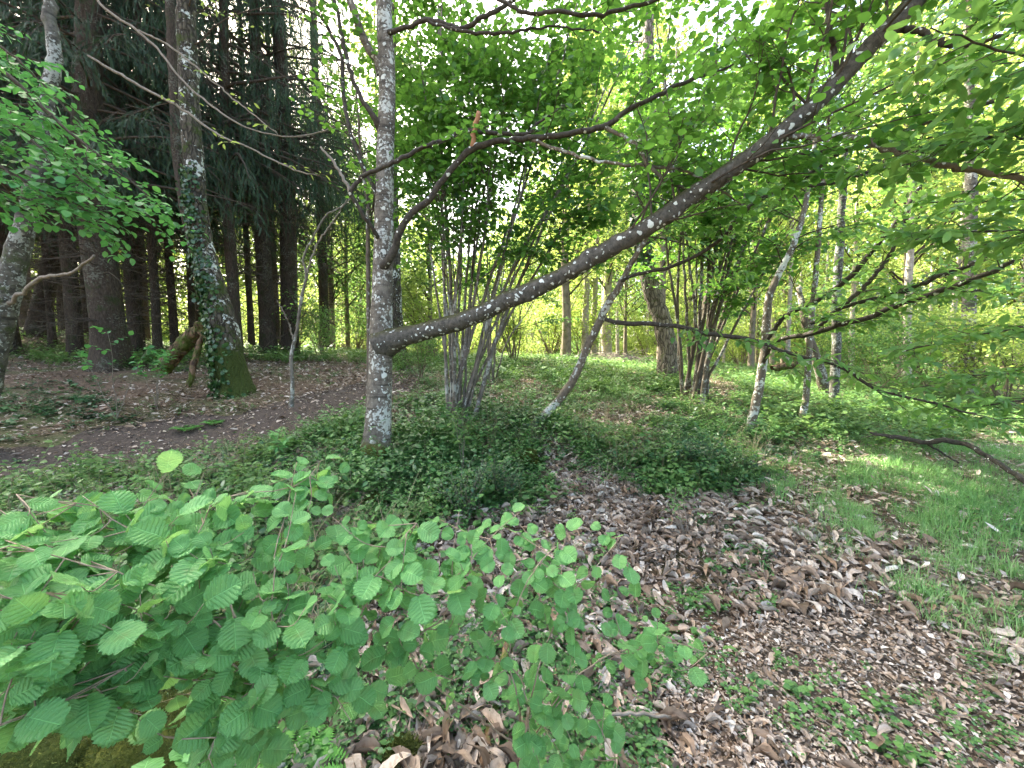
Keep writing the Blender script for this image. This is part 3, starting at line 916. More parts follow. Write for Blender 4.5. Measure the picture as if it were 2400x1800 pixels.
talls = [tall_plant(s) for s in range(9)]
cover('undergrowth', M['cover'], [MIDG, NEARL, RIGHT], 7000, 1.6, 16, talls, (.35, 1.25), 'scruffy taller bramble shoots and weeds rising from the low cover', .05, 0, extra=notpath, seedn=141)
cover('pale_undergrowth', M['cover_bright'], [MIDG, NEARL, RIGHT, BRIGHT], 7000, 2.0, 18, talls, (.35, 1.15), 'fresh pale green shoots standing among the darker weeds', .05, 0, extra=notpath, seedn=177)
tufts = [blade_tuft(16, .05, .15, .0028, s) for s in range(6)]
cover('grass', M['grass'], [GRASS], 60000, 1.3, 16, tufts, (.28, .8), 'soft bright green grass growing beside and along the track', -.06, 0, seedn=21)
cover('low_turf', M['grass'], [GRASS], 36000, 1.6, 14, tufts, (.18, .4), 'short thin turf worn along the track', -.3, 0, seedn=93, dens=.75)

wisps = [blade_tuft(7, .06, .34, .0016, 40 + s, .9) for s in range(5)]
cover('dry_wisps', M['straw'], [MIDG, NEARL, RIGHT, BRIGHT], 4200, 2.2, 16, wisps, (.5, 1.3), 'dry pale grass wisps and dead stalks standing in the undergrowth', .0, 0, extra=notpath, seedn=201)

SCRUB = [(700, 930), (880, 880), (1150, 900), (1260, 960), (1200, 1080), (1000, 1110), (850, 1090), (700, 1050)]
SCRUB3 = [(200, 1040), (430, 990), (560, 930), (760, 910), (800, 1000), (700, 1090), (300, 1100)]
SCRUB2 = [(1380, 930), (1600, 900), (1720, 950), (1650, 1030), (1500, 1080), (1380, 1040)]
cover('bramble', M['cover'], [SCRUB, SCRUB2], 4200, 2.6, 9, talls, (.45, 1.35), 'knee high tangled bramble and ivy shoots on the bank around the tree foot', .02, 0, extra=notpath, seedn=231)
cover('dark_bramble', M['cover_dark'], [SCRUB, SCRUB2], 2600, 2.6, 9, talls, (.45, 1.2), 'dark glossy shoots tangled through the bramble on the bank', .04, 0, extra=notpath, seedn=251)
cover('path_side_weeds', M['cover'], [SCRUB3], 7000, 2.2, 7, talls, (.35, 1.1), 'fresh green weeds and shoots along the near edge of the dirt path', .0, 0, extra=notpath, seedn=291)
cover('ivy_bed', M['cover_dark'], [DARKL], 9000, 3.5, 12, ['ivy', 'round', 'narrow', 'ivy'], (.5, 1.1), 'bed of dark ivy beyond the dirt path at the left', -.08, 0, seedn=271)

# ------------------------------------------------------------------ moss stones
def stone(px, py, d, size, label, grp=None, lift=0.0):
    c = G(px, py, 0); c[2] += lift
    nu, nv_ = 60, 40
    u = np.linspace(0, 2 * math.pi, nu, endpoint=False); v = np.linspace(.02, math.pi - .02, nv_)
    VV, UU = np.meshgrid(v, u, indexing='ij')
    D = np.stack((np.sin(VV) * np.cos(UU), np.sin(VV) * np.sin(UU), np.cos(VV)), -1)
    sd = int(px)
    r = 1 + .10 * fbm(D[..., 0] * 4 + 70, D[..., 1] * 4 + D[..., 2] * 4 + 70, sd + 7, 3) + .5 * fbm(D[..., 0] * 1.6 + 9 + D[..., 2], D[..., 1] * 1.6 + 9, sd, 3) + .05 * fbm(D[..., 0] * 9 + 50, D[..., 1] * 9 + D[..., 2] * 9 + 50, sd + 4, 2)
    V = c + D * r[..., None] * np.array(size)
    V = V.reshape(-1, 3)
    i = np.arange(nv_ - 1)[:, None] * nu; j = np.arange(nu)[None]
    Q = np.stack((i + j, i + nu + j, i + nu + (j + 1) % nu, i + (j + 1) % nu), -1).reshape(-1, 4)
    mb = MB(); mb.add(V, None, Q)
    # moss fuzz
    nn = 40000; idx = rng.integers(0, len(V), nn); Dn = D.reshape(-1, 3)[idx]
    pos = V[idx] + rng.normal(0, .012, (nn, 3)); m_ = Dn[:, 2] > -.1
    pos = pos[m_]; Dn = Dn[m_]
    rt = thing('mossy_stone', c, label, 'stone', grp)
    mb.obj('rock', M['moss'], rt)
    f = norm(Dn + rng.normal(0, .5, Dn.shape))
    MB().scatter(leaf_small(.14, .02), pos, frames(f, rng.normal(0, 1, Dn.shape)), rng.uniform(.006, .018, len(pos)), rng.random(len(pos))).obj('moss_tufts', M['mossleaf'], rt)
    return rt


M['mossleaf'] = leaf_mat('moss_tuft', (.035, .05, .012), (.065, .085, .018), (.12, .14, .03), (.16, .2, .03), .25, rough=.8)
stone(60, 1640, 1.12, (.30, .24, .17), 'broad yellow green mossy stone at the bottom corner under the hazel leaves', lift=.03)
stone(300, 1650, 1.25, (.24, .22, .17), 'mossy boulder beside the nettle like plant under the hazel bush')
stone(470, 1480, 1.62, (.26, .2, .16), 'dark mossy stone hidden behind the hazel stems')
stone(865, 1650, 1.5, (.075, .065, .06), 'small mossy stone among pale dead leaves', lift=.0)
stone(1145, 1010, 4.2, (.12, .10, .22), 'small mossy stump on the bank below the coppiced hazel')
stone(815, 1090, 3.5, (.11, .1, .09), 'little mossy hump at the foot of the lichened tree')

# ------------------------------------------------------------------ trees: hero tree
def leafy(mb_t, mb_l, parents, prad, k1, l1, k2, l2, kl, leaf, ls, t0=.25, flat=.8, up=.02, ang=(.6, 1.1), droop=.2, upj=.4, tw=.003, seedlevel=None, wob=.13, k2t0=.15):
    """two orders of twigs with leaves on given parent paths (M,n,3)"""
    st, dr, r, t = spawn(parents, prad, k1, t0, 1.0, ang, flat, up)
    ln = rng.uniform(.6, 1.2, len(st)) * l1 * (1.15 - .5 * t)
    b1 = grow(st, dr, ln, 7, wob, up * .5)
    r1 = taper(np.minimum(r * .6, tw * 2.2), 7, .35); mb_t.tubes(b1, r1, 4)
    st, dr, r, t = spawn(b1, r1, k2, k2t0, 1.0, (.5, 1.0), flat, 0)
    b2 = grow(st, dr, rng.uniform(.6, 1.2, len(st)) * l2, 4, wob, 0)
    mb_t.tubes(b2, taper(np.full(len(st), tw * .5), 4, .5), 3)
    for pp, kk in ((b2, kl), (b1, kl + 1)):
        pos, R = leaf_on(pp, kk, .2, droop, upj)
        ok = clear_of_limb(pos)
        pos, R = pos[ok], R[ok]
        s = rng.uniform(.65, 1.15, len(pos)) * ls
        mb_l.scatter(leaf, pos, R, s, rng.random(len(pos)))
    return b1


LIMB = {}


def clear_of_limb(pos):
    """twigs do not crowd right against the big limb and the trunk"""
    ok = np.ones(len(pos), bool)
    for lx, ly, ld in LIMB.values():
        x, y, d = proj(pos)
        for i in range(0, len(lx), 2):
            ok &= ~(((x - lx[i]) ** 2 + (y - ly[i]) ** 2 < (30 if len(lx) > 36 else 17) ** 2) & (d < ld[i] + .05))
    return ok | (rng.random(len(pos)) < .12)


LEAF_H = leaf_mid(.42, .12, .15)
LEAF_B = leaf_mid(.33, .10, .12)
LEAF_S = leaf_small(.40, .12)

root = thing('lichened_tree', P(818, 985, 4.6), 'white lichened tree in the middle with one long low limb reaching up to the right', 'tree')
D0 = 4.6
pts, rad = pixpath([(812, 1010, D0, 62), (814, 975, D0, 56), (818, 900, D0, 52), (822, 800, D0, 50), (823, 720, D0, 47), (826, 620, D0, 43), (828, 540, D0, 40), (830, 440, D0, 38),
                    (832, 330, D0, 36), (836, 230, D0, 35), (835, 130, D0, 34), (830, 50, D0, 33), (829, -60, D0, 32), (835, -300, D0, 30), (850, -700, D0, 24), (880, -1300, D0 + .1, 14)], 170)
mb = MB(); rough_tube(mb, pts, rad, 28, .075, flare=.55, flare_h=.24, knots=9, scale=4); mb.obj('trunk', M['main_bark'], root)
trunk_pts, trunk_rad = pts, rad
limb = [(820, 748, D0, 64), (836, 741, 4.58, 62), (850, 735, 4.56, 54), (868, 728, 4.53, 46), (890, 722, 4.5, 41), (924, 714, 4.45, 38), (1000, 692, 4.3, 37), (1071, 661, 4.2, 37), (1140, 630, 4.1, 36.5), (1204, 601, 4.0, 36), (1304, 544, 3.85, 37), (1404, 488, 3.7, 38),
        (1491, 427, 3.6, 38), (1591, 360, 3.45, 37), (1675, 298, 3.3, 38), (1758, 227, 3.2, 35), (1841, 143, 3.1, 36), (1908, 73, 3.0, 36), (1975, 4, 2.95, 37), (2040, -80, 2.9, 33), (2100, -200, 2.9, 28), (2160, -380, 3, 18)]
pts, rad = pixpath(limb, 150, .004)
mb = MB(); rough_tube(mb, pts, rad, 22, .09, knots=14, scale=6)
limb_o = mb.obj('limb', M['limb_bark'], root)
limb_pts, limb_rad = pts, rad
LIMB['limb'] = proj(limb_pts[::2]); LIMB['trunk'] = proj(trunk_pts[:90:2])


def hero(parent, name, mat, pts, n=40, k=9, rough=.08, wob=.006, keep=None):
    p, r = pixpath(pts, n, wob)
    m_ = MB(); rough_tube(m_, p, r, k, rough, knots=2, scale=8); o = m_.obj(name, mat, parent)
    if keep is not None: keep.append((p, r))
    return o


HB = []
b1 = hero(root, 'branch', M['branch_bark'], [(828, 580, 4.55, 22), (838, 562, 4.45, 17), (854, 533, 4.4, 16), (877, 473, 4.3, 15), (924, 433, 4.25, 14), (954, 393, 4.2, 13), (991, 347, 4.15, 13), (1020, 320, 4.1, 15),
      (1071, 307, 4.1, 12), (1137, 300, 4.1, 12), (1220, 290, 4.0, 11.5), (1304, 274, 3.95, 12), (1354, 240, 3.9, 10), (1420, 207, 3.9, 9), (1475, 180, 3.9, 8), (1560, 150, 3.9, 5), (1640, 110, 3.9, 3)], 70, 12, keep=HB)
hero(b1, 'broken_stub', M['cut'], [(1020, 322, 4.1, 11), (1024, 290, 4.08, 10), (1029, 262, 4.06, 10.5), (1034, 243, 4.05, 10)], 14, 10)
hero(b1, 'side_branch', M['sapling'], [(1150, 303, 4.1, 8), (1190, 318, 4.05, 8), (1237, 333, 4.0, 8), (1304, 350, 3.95, 7), (1387, 358, 3.9, 7), (1470, 368, 3.85, 6), (1541, 400, 3.8, 5), (1600, 440, 3.8, 3)], 34, 8, keep=HB)
hero(b1, 'side_branch', M['sapling'], [(1304, 274, 3.95, 9), (1321, 283, 3.93, 9), (1371, 310, 3.9, 9), (1397, 353, 3.88, 8), (1437, 390, 3.85, 7), (1475, 405, 3.83, 6), (1530, 430, 3.8, 4)], 30, 8, keep=HB)
b2 = hero(root, 'branch', M['branch_bark'], [(815, 512, 4.5, 11), (807, 500, 4.42, 10), (787, 467, 4.3, 9), (770, 440, 4.25, 9), (757, 417, 4.2, 10), (770, 395, 4.18, 9), (794, 376, 4.15, 9), (854, 350, 4.1, 9.5), (904, 323, 4.1, 9), (970, 297, 4.1, 9), (1004, 283, 4.1, 8),
      (1071, 287, 4.15, 9), (1131, 290, 4.2, 8), (1170, 262, 4.2, 5), (1220, 227, 4.2, 3.5)], 60, 9, keep=HB)
hero(b2, 'side_branch', M['pale_twig'], [(757, 417, 4.2, 8), (745, 390, 4.2, 7), (720, 350, 4.2, 6), (693, 317, 4.2, 4)], 16, 7)
hero(root, 'branch', M['main_bark'], [(825, 160, 4.6, 24), (815, 130, 4.55, 19), (795, 105, 4.5, 17), (775, 55, 4.45, 16), (757, 0, 4.4, 15), (730, -80, 4.3, 13), (690, -200, 4.2, 8)], 34, 12, keep=HB)
hero(root, 'branch', M['branch_bark'], [(822, 280, 4.6, 18), (806, 250, 4.5, 12), (781, 213, 4.45, 10), (760, 165, 4.4, 9), (745, 110, 4.35, 9), (738, 70, 4.3, 8), (722, 0, 4.3, 8), (700, -60, 4.3, 6)], 34, 9, keep=HB)
hero(root, 'branch', M['branch_bark'], [(818, 425, 4.6, 14), (808, 405, 4.55, 9), (787, 367, 4.5, 9), (765, 310, 4.45, 8.5), (748, 250, 4.4, 8.5), (741, 190, 4.4, 8.5), (738, 150, 4.4, 9), (734, 110, 4.35, 8), (700, 50, 4.3, 7), (667, 0, 4.3, 7), (640, -60, 4.3, 5)], 44, 9, keep=HB)
hero(root, 'branch', M['branch_bark'], [(833, 75, 4.6, 14), (850, 68, 4.5, 10), (890, 55, 4.4, 9), (921, 43, 4.3, 10), (960, 52, 4.3, 10), (1000, 62, 4.25, 10), (1040, 40, 4.2, 10), (1090, 12, 4.2, 9), (1140, -15, 4.2, 7), (1200, -60, 4.2, 4)], 44, 9, keep=HB)
hero(root, 'branch', M['branch_bark'], [(921, 43, 4.3, 7), (960, 58, 4.25, 6), (1004, 67, 4.2, 7), (1060, 72, 4.2, 7), (1104, 70, 4.2, 6), (1170, 60, 4.2, 5), (1204, 57, 4.2, 4), (1300, 70, 4.2, 3)], 40, 7, keep=HB)
hero(root, 'branch', M['branch_bark'], [(1060, -20, 4.0, 6), (1078, 0, 4.0, 7), (1137, 27, 3.95, 8), (1210, 24, 3.9, 8), (1287, 33, 3.9, 8), (1337, 22, 3.9, 8), (1420, 0, 3.9, 7), (1500, -20, 3.9, 5)], 40, 8, keep=HB)
hero(limb_o, 'branch', M['sapling'], [(1660, 310, 3.33, 20), (1708, 296, 3.28, 13), (1774, 297, 3.2, 12), (1858, 298, 3.1, 12), (1918, 323, 3.05, 12), (1975, 340, 3.0, 12), (2048, 360, 2.95, 12), (2135, 373, 2.9, 12), (2212, 390, 2.8, 12), (2330, 420, 2.7, 9)], 50, 10, keep=HB)
hero(limb_o, 'branch', M['branch_bark'], [(1812, 165, 3.15, 14), (1805, 140, 3.15, 10), (1801, 100, 3.15, 10), (1795, 67, 3.1, 10), (1785, 0, 3.1, 9), (1770, -80, 3.1, 7)], 30, 8, keep=HB)
hero(limb_o, 'branch', M['branch_bark'], [(1930, 62, 3.0, 16), (1973, 62, 2.95, 13), (2015, 85, 2.9, 14), (2057, 97, 2.85, 14), (2100, 93, 2.8, 11), (2180, 75, 2.7, 8)], 26, 9, keep=HB)
LIMB['arm'] = proj(HB[0][0][::2]); LIMB['arm2'] = proj(HB[1][0]); LIMB['low'] = proj(HB[-3][0][::2])
# crown of the lichened tree: mostly above, along the upper trunk and the limb
mt, ml = MB(), MB()
tp_ = trunk_pts[int(len(trunk_pts) * .62):]; tr_ = trunk_rad[int(len(trunk_rad) * .62):]
st, dr, r, t = spawn(tp_[None], tr_[None], 44, 0, 1, (.8, 1.2), 0, .1)
bb = grow(st, dr, rng.uniform(1.2, 2.6, len(st)), 9, .13, .02); br = taper(np.full(len(st), .018), 9, .3)
keep_b = bb[:, :, 1].min(1) > 2.8; bb, br = bb[keep_b], br[keep_b]
mt.tubes(bb, br, 6)
leafy(mt, ml, bb, br, 10, .6, 6, .28, 4, LEAF_H, .085, .2, .7)
for (p, r) in HB:
    k = max(5, int(len(p) / 5))
    leafy(mt, ml, p[None], r[None], k, .6, 4, .28, 3, LEAF_H, .08, .4, .6, up=.12)
lp, lr = limb_pts[60:], np.minimum(limb_rad[60:], .02)
st, dr, r, t = spawn(lp[None], lr[None], 44, 0, 1, (.7, 1.2), 0, .45)
bb = grow(st, dr, rng.uniform(.8, 2.0, len(st)), 9, .12, .02); br = taper(np.full(len(st), .012), 9, .3)
kb = (bb[:, :, 1].min(1) > 2.3); bb, br = bb[kb], br[kb]
mt.tubes(bb, br, 6); leafy(mt, ml, bb, br, 8, .5, 5, .26, 3, LEAF_H, .08, .2, .7)
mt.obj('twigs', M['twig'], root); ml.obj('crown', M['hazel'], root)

# ------------------------------------------------------------------ coppiced hazels
def coppice(base_px, nst, label, tops, mat, leaf_m, ls, spread=.28, lens=(3.2, 5.0), stem_px=9, lean=None, k1=9, k2=5, crown_t0=.42, seed=0, leafmesh=LEAF_H, kl=3, name='coppiced_hazel', cat='tree', d=None, bl=(.8, 2.3), nb=5):
    px, py, d = base_px
    c = P(px, py, d); c[2] = gz(c[0], c[1]) - .05
    rt = thing(name, c, label, cat)
    paths, rads = [], []
    for (tx, ty, td, w) in tops:
        b = c + np.array((rng.normal(0, spread * .35), rng.normal(0, spread * .35), 0))
        e = P(tx, ty, td)
        mid1 = b * .72 + e * .28 + np.array((*((c - e)[:2] * -.0 + rng.normal(0, .05, 2)), .12 * np.linalg.norm((e - b)[:2])))
        mid2 = b * .35 + e * .65 + np.array((*rng.normal(0, .08, 2), .10 * np.linalg.norm((e - b)[:2])))
        s = smooth_path(np.array([b, mid1, mid2, e]), 26); s[1:-1] += rng.normal(0, .008, (24, 3))
        paths.append(s); rads.append(np.linspace(1, .35, 26) * .78 * w / FPX * d / 2)
    for s, r in zip(paths, rads):
        m_ = MB(); rough_tube(m_, s, r, 8, .08, knots=2, scale=7); m_.obj('stem', mat, rt)
    paths = np.array(paths); rads = np.array(rads)
    mt, ml = MB(), MB()
    st, dr, r, t = spawn(paths, rads, nb, crown_t0, 1, (.55, 1.25), .1, .1)
    bb = grow(st, dr, rng.uniform(bl[0], bl[1], len(st)) * (1.1 - .45 * t), 9, .12, .02); br = taper(np.minimum(r * .6, .01), 9, .3)
    mt.tubes(bb, br, 5)
    leafy(mt, ml, bb, br, k1, .55, k2, .27, kl, leafmesh, ls, .25, .8)
    mt.obj('twigs', M['twig'], rt); ml.obj('leaves', leaf_m, rt)
    return rt


tops = [(946, 0, 6.3, 13), (955, -150, 6.2, 9), (900, 60, 5.8, 8), (1010, 60, 6.0, 10), (1040, -60, 6.4, 9), (870, 200, 6.8, 8), (1090, 160, 6.0, 9),
        (1160, 240, 6.2, 12), (1250, 330, 6.4, 14), (1290, 200, 6.8, 10), (1000, 200, 5.5, 8), (1060, 300, 5.6, 8), (1120, -40, 7, 9), (980, 380, 6.0, 7), (930, 300, 5.6, 7), (1190, 90, 5.6, 8), (1340, 120, 6.2, 9), (1020, -250, 6.5, 9), (1400, 20, 5.8, 9), (1470, 180, 6.4, 9), (1280, -120, 6.0, 9), (1180, -200, 6.0, 9)]
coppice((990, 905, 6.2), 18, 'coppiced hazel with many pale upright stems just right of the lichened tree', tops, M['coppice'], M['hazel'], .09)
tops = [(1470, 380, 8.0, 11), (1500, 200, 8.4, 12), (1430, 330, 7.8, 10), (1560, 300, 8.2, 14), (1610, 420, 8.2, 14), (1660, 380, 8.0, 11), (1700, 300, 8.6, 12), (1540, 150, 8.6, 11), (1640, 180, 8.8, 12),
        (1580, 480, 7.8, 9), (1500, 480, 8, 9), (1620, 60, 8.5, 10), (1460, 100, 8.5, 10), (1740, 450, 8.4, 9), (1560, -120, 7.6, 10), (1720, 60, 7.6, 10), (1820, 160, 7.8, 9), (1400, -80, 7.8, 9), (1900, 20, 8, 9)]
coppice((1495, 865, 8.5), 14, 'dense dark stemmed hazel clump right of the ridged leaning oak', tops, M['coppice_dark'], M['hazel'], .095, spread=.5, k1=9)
tops = [(1065, 480, 9.5, 6), (1000, 500, 9.8, 6), (1100, 420, 9.6, 6), (1040, 330, 10, 7), (1150, 450, 9.8, 6), (1180, 560, 10, 5)]
coppice((1062, 812, 9.8), 6, 'small thin stemmed hazel standing behind the large coppiced hazel', tops, M['coppice'], M['far_leaf_dark'], .09, k1=6)

# ------------------------------------------------------------------ saplings with sweeping branches
def sapling(name, label, trunk, branches, bark, leaf_m, leafmesh, ls, k1=6, k2=4, kl=3, l1=.5, l2=.24, n=60, sides=12, flare=.25, cat='tree', upcrown=0, crown_len=1.3, bmat=None, t0=.25, flat=.85, lside=1, bk=None):
    p, r = pixpath(trunk, n, .004)
    b = p[0].copy()
    rt = thing(name, b, label, cat)
    m_ = MB(); rough_tube(m_, p, r, sides, .08, flare=flare, flare_h=.15, knots=5, scale=6); m_.obj('trunk', bark, rt)
    mt, ml = MB(), MB()
    for br in branches:
        q, rr_ = pixpath(br, 40, .006)
        m2 = MB(); rough_tube(m2, q, rr_, 8, .08, knots=2, scale=8); m2.obj('branch', bmat or M['branch_bark'], rt)
        kk = bk or max(3, int(np.linalg.norm(q[-1] - q[0]) * k1))
        leafy(mt, ml, q[None], rr_[None], kk, l1, k2, l2, kl, leafmesh, ls, t0, flat, up=0)
    if upcrown:
        a = int(n * .55)
        st, dr, r_, t = spawn(p[None, a:], r[None, a:], upcrown, 0, 1, (.7, 1.2), .2, .1)
        bb = grow(st, dr, rng.uniform(.6, 1.1, len(st)) * crown_len, 8, .13, 0.0); br = taper(np.minimum(r_ * .6, .012), 8, .3)
        mt.tubes(bb, br, 5); leafy(mt, ml, bb, br, 6, l1, k2, l2, kl, leafmesh, ls, .15, flat)
    if mt.n: mt.obj('twigs', M['twig'], rt)
    if ml.n: ml.obj('crown', leaf_m, rt)
    return rt


CL = leaf_mid(.19, .12, .18)
sapling('curved_tree', 'thin lichened tree curving up from the bank right of the coppiced hazel',
        [(1150, 925, 6.0, 15), (1161, 911, 6.0, 17), (1204, 868, 5.9, 17), (1238, 821, 5.8, 18), (1264, 761, 5.7, 17), (1291, 704, 5.6, 17), (1311, 661, 5.5, 16), (1338, 618, 5.4, 14), (1361, 574, 5.3, 12), (1391, 521, 5.2, 11), (1430, 440, 5.2, 10), (1460, 350, 5.2, 8), (1480, 240, 5.2, 5)],
        [[(1337, 612, 5.4, 9), (1371, 594, 5.2, 8), (1457, 574, 5.0, 8), (1508, 550, 4.8, 8), (1565, 510, 4.6, 9), (1584, 480, 4.5, 9), (1635, 433, 4.4, 10), (1714, 400, 4.2, 10), (1761, 367, 4.1, 9), (1808, 333, 4.0, 9), (1875, 307, 3.9, 9), (1958, 280, 3.8, 9), (2041, 253, 3.7, 8), (2212, 200, 3.5, 7)],
         [(1714, 400, 4.2, 7), (1791, 397, 4.1, 7), (1875, 373, 4.0, 7), (1975, 350, 3.9, 7), (2075, 310, 3.8, 6), (2212, 277, 3.6, 6)],
         [(1310, 690, 5.55, 10), (1340, 697, 5.3, 10), (1400, 700, 5.0, 10), (1475, 708, 4.8, 9.5), (1541, 724, 4.6, 9), (1618, 731, 4.4, 9), (1675, 754, 4.3, 8), (1741, 774, 4.2, 7), (1808, 787, 4.1, 7), (1891, 838, 4.0, 6), (1974, 861, 3.9, 5), (2108, 894, 3.8, 4)]],
        M['sapling'], M['chestnut'], CL, .13, k1=5, k2=4, kl=3, upcrown=9)
sapling('spreading_sapling', 'young chestnut with dark branches sweeping up rightwards, next to the dark stemmed hazel clump',
        [(1618, 945, 6.5, 20), (1621, 928, 6.5, 19), (1638, 844, 6.5, 18), (1651, 761, 6.45, 17), (1661, 647, 6.4, 15), (1685, 587, 6.35, 13), (1715, 528, 6.3, 12), (1740, 440, 6.3, 10), (1760, 300, 6.3, 7)],
        [[(1650, 780, 6.4, 9), (1675, 738, 6.0, 10), (1751, 721, 5.4, 11), (1808, 704, 5.1, 11), (1868, 688, 4.8, 11), (1941, 657, 4.5, 12), (2041, 624, 4.2, 12), (2125, 594, 4.0, 11), (2191, 564, 3.8, 9)],
         [(1655, 740, 6.4, 8), (1691, 687, 6.0, 9), (1751, 657, 5.6, 10), (1808, 621, 5.3, 11), (1851, 584, 5.1, 11), (1885, 541, 5.0, 10), (1925, 494, 4.9, 9), (1990, 400, 4.8, 6)],
         [(1751, 721, 5.4, 8), (1791, 687, 5.2, 8), (1828, 654, 5.0, 9), (1875, 611, 4.9, 9), (1918, 557, 4.8, 8), (1960, 470, 4.7, 6)],
         [(1751, 700, 5.5, 7), (1841, 657, 5.2, 8), (1941, 634, 4.9, 9), (2025, 598, 4.6, 9), (2118, 561, 4.4, 8), (2230, 500, 4.2, 5)]],
        M['sapling'], M['chestnut'], CL, .13, k1=8.0, k2=4, kl=3, upcrown=10)
sapling('slim_tree', 'slim leafy tree with reddish base right of the young chestnut',
        [(1728, 920, 7.5, 16), (1738, 880, 7.5, 13), (1745, 800, 7.5, 12), (1752, 700, 7.5, 11), (1765, 560, 7.5, 10), (1775, 420, 7.5, 9), (1790, 250, 7.5, 7), (1795, 60, 7.5, 5)],
        [], M['sapling'], M['far_leaf_dark'], LEAF_B, .09, upcrown=14)
sapling('pale_tree', 'pale grey straight tree right of the slim reddish based tree',
        [(1795, 890, 8.5, 22), (1800, 870, 8.5, 18), (1806, 760, 8.5, 17), (1808, 640, 8.5, 17), (1812, 560, 8.5, 16), (1820, 430, 8.5, 14), (1830, 250, 8.5, 11), (1840, 0, 8.5, 8)],
        [], M['birch'], M['far_leaf_dark'], LEAF_B, .09, upcrown=14)
sapling('leaning_dark_tree', 'short dark leaning trunk crossing behind the pale grey straight tree',
        [(1800, 885, 9.6, 26), (1780, 830, 9.6, 22), (1762, 770, 9.6, 18), (1740, 700, 9.7, 14), (1725, 620, 9.8, 9)],
        [], M['coppice_dark'], M['far_leaf_dark'], LEAF_B, .09, upcrown=5)
sapling('grey_barked_tree', 'straight grey white trunk half hidden by leaves near the right edge',
        [(2085, 875, 11, 30), (2088, 850, 11, 24), (2092, 700, 11, 22), (2095, 560, 11, 21), (2098, 400, 11, 19), (2095, 200, 11, 16), (2090, 0, 11, 12), (2085, -250, 11, 7)],
        [], M['birch'], M['far_leaf'], LEAF_B, .11, upcrown=20, crown_len=2.0)
# overhanging chestnut sprays close by on the right, on a tree standing just outside the picture
sapling('overhanging_chestnut', 'chestnut whose large toothed leaves hang in close from the right edge',
        [(2950, 1150, 3.2, 60), (2900, 900, 3.2, 50), (2820, 500, 3.2, 46), (2780, 200, 3.2, 40), (2740, -300, 3.2, 30), (2700, -800, 3.2, 16)],
        [[(2810, 300, 3.2, 11.2), (2600, 220, 2.9, 9.8), (2400, 170, 2.6, 7.7), (2250, 130, 2.3, 5.6), (2120, 95, 2.1, 4.2), (2010, 60, 2.0, 2.8)],
         [(2800, 420, 3.2, 9.8), (2600, 380, 3.0, 8.4), (2400, 330, 2.8, 6.3), (2230, 300, 2.7, 4.9), (2100, 300, 2.6, 3.5), (1960, 330, 2.6, 2.8)],
         [(2820, 600, 3.2, 9.8), (2600, 540, 3.1, 7.7), (2400, 500, 3.0, 5.6), (2250, 500, 2.9, 4.2), (2100, 500, 2.9, 3.5), (1960, 520, 3.0, 2.4)],
         [(2830, 650, 3.2, 8.4), (2600, 660, 3.3, 6.3), (2400, 680, 3.4, 4.9), (2250, 700, 3.5, 4.2), (2080, 730, 3.6, 3.5), (1950, 760, 3.7, 2.4)],
         [(2780, 100, 3.2, 9.8), (2600, 0, 3.0, 8.4), (2400, -40, 2.9, 6.3), (2250, -60, 2.8, 4.9), (2100, -60, 2.8, 3.5)],
         [(2840, 750, 3.2, 7.0), (2600, 800, 3.5, 5.6), (2400, 840, 3.8, 4.2), (2250, 860, 4.0, 3.5), (2100, 880, 4.2, 2.1)],
         [(2860, 850, 3.4, 6.3), (2600, 880, 3.8, 4.9), (2400, 900, 4.2, 3.5), (2250, 905, 4.6, 2.8), (2050, 900, 5.0, 2.1)],
         [(2830, 700, 3.6, 7.0), (2600, 720, 4.0, 4.9), (2400, 760, 4.4, 4.2), (2200, 800, 4.8, 2.8), (2000, 820, 5.2, 2.1)],
         [(2820, 620, 3.6, 7.0), (2600, 600, 4.0, 4.9), (2400, 600, 4.4, 4.2), (2200, 620, 4.8, 2.8), (1980, 640, 5.0, 2.1)],
         [(2820, 550, 3.2, 7.0), (2600, 450, 3.4, 5.6), (2400, 420, 3.8, 4.2), (2200, 430, 4.0, 3.5), (2000, 440, 4.2, 2.1)]],
        M['limb_bark'], M['chestnut'], leaf_grid(12, 2, 'chestnut', 3), .14, k1=7.5, k2=4, kl=3, l1=.42, l2=.2, t0=.2)

# ridged oak with ivy
def ivy_on(parent, p, r, t0, t1, n, size=.06, side=None, name='ivy', mat='ivy', w=.5):
    L = len(p); u = rng.uniform(t0, t1, n) * (L - 1); i = np.minimum(u.astype(int), L - 2); f = (u - i)[:, None]
    c = p[i] * (1 - f) + p[i + 1] * f; tg = norm(p[i + 1] - p[i]); ra = r[i]
    a = rng.uniform(0, 6.283, n) if side is None else rng.normal(side, w, n)
    d = np.stack((np.cos(a), np.sin(a), 0 * a), -1); d = norm(d - tg * (d * tg).sum(-1, keepdims=True))
    pos = c + d * (ra * 1.08 + rng.exponential(.025, n))[:, None]
    fw = -tg * .9 + rng.normal(0, .45, (n, 3)); up = d + rng.normal(0, .35, (n, 3))
    m_ = MB(); m_.scatter(leaf_mid(.5, .06, .1), pos, frames(fw, up), rng.uniform(.6, 1.3, n) * size, rng.random(n))
    return m_.obj(name, M[mat], parent)


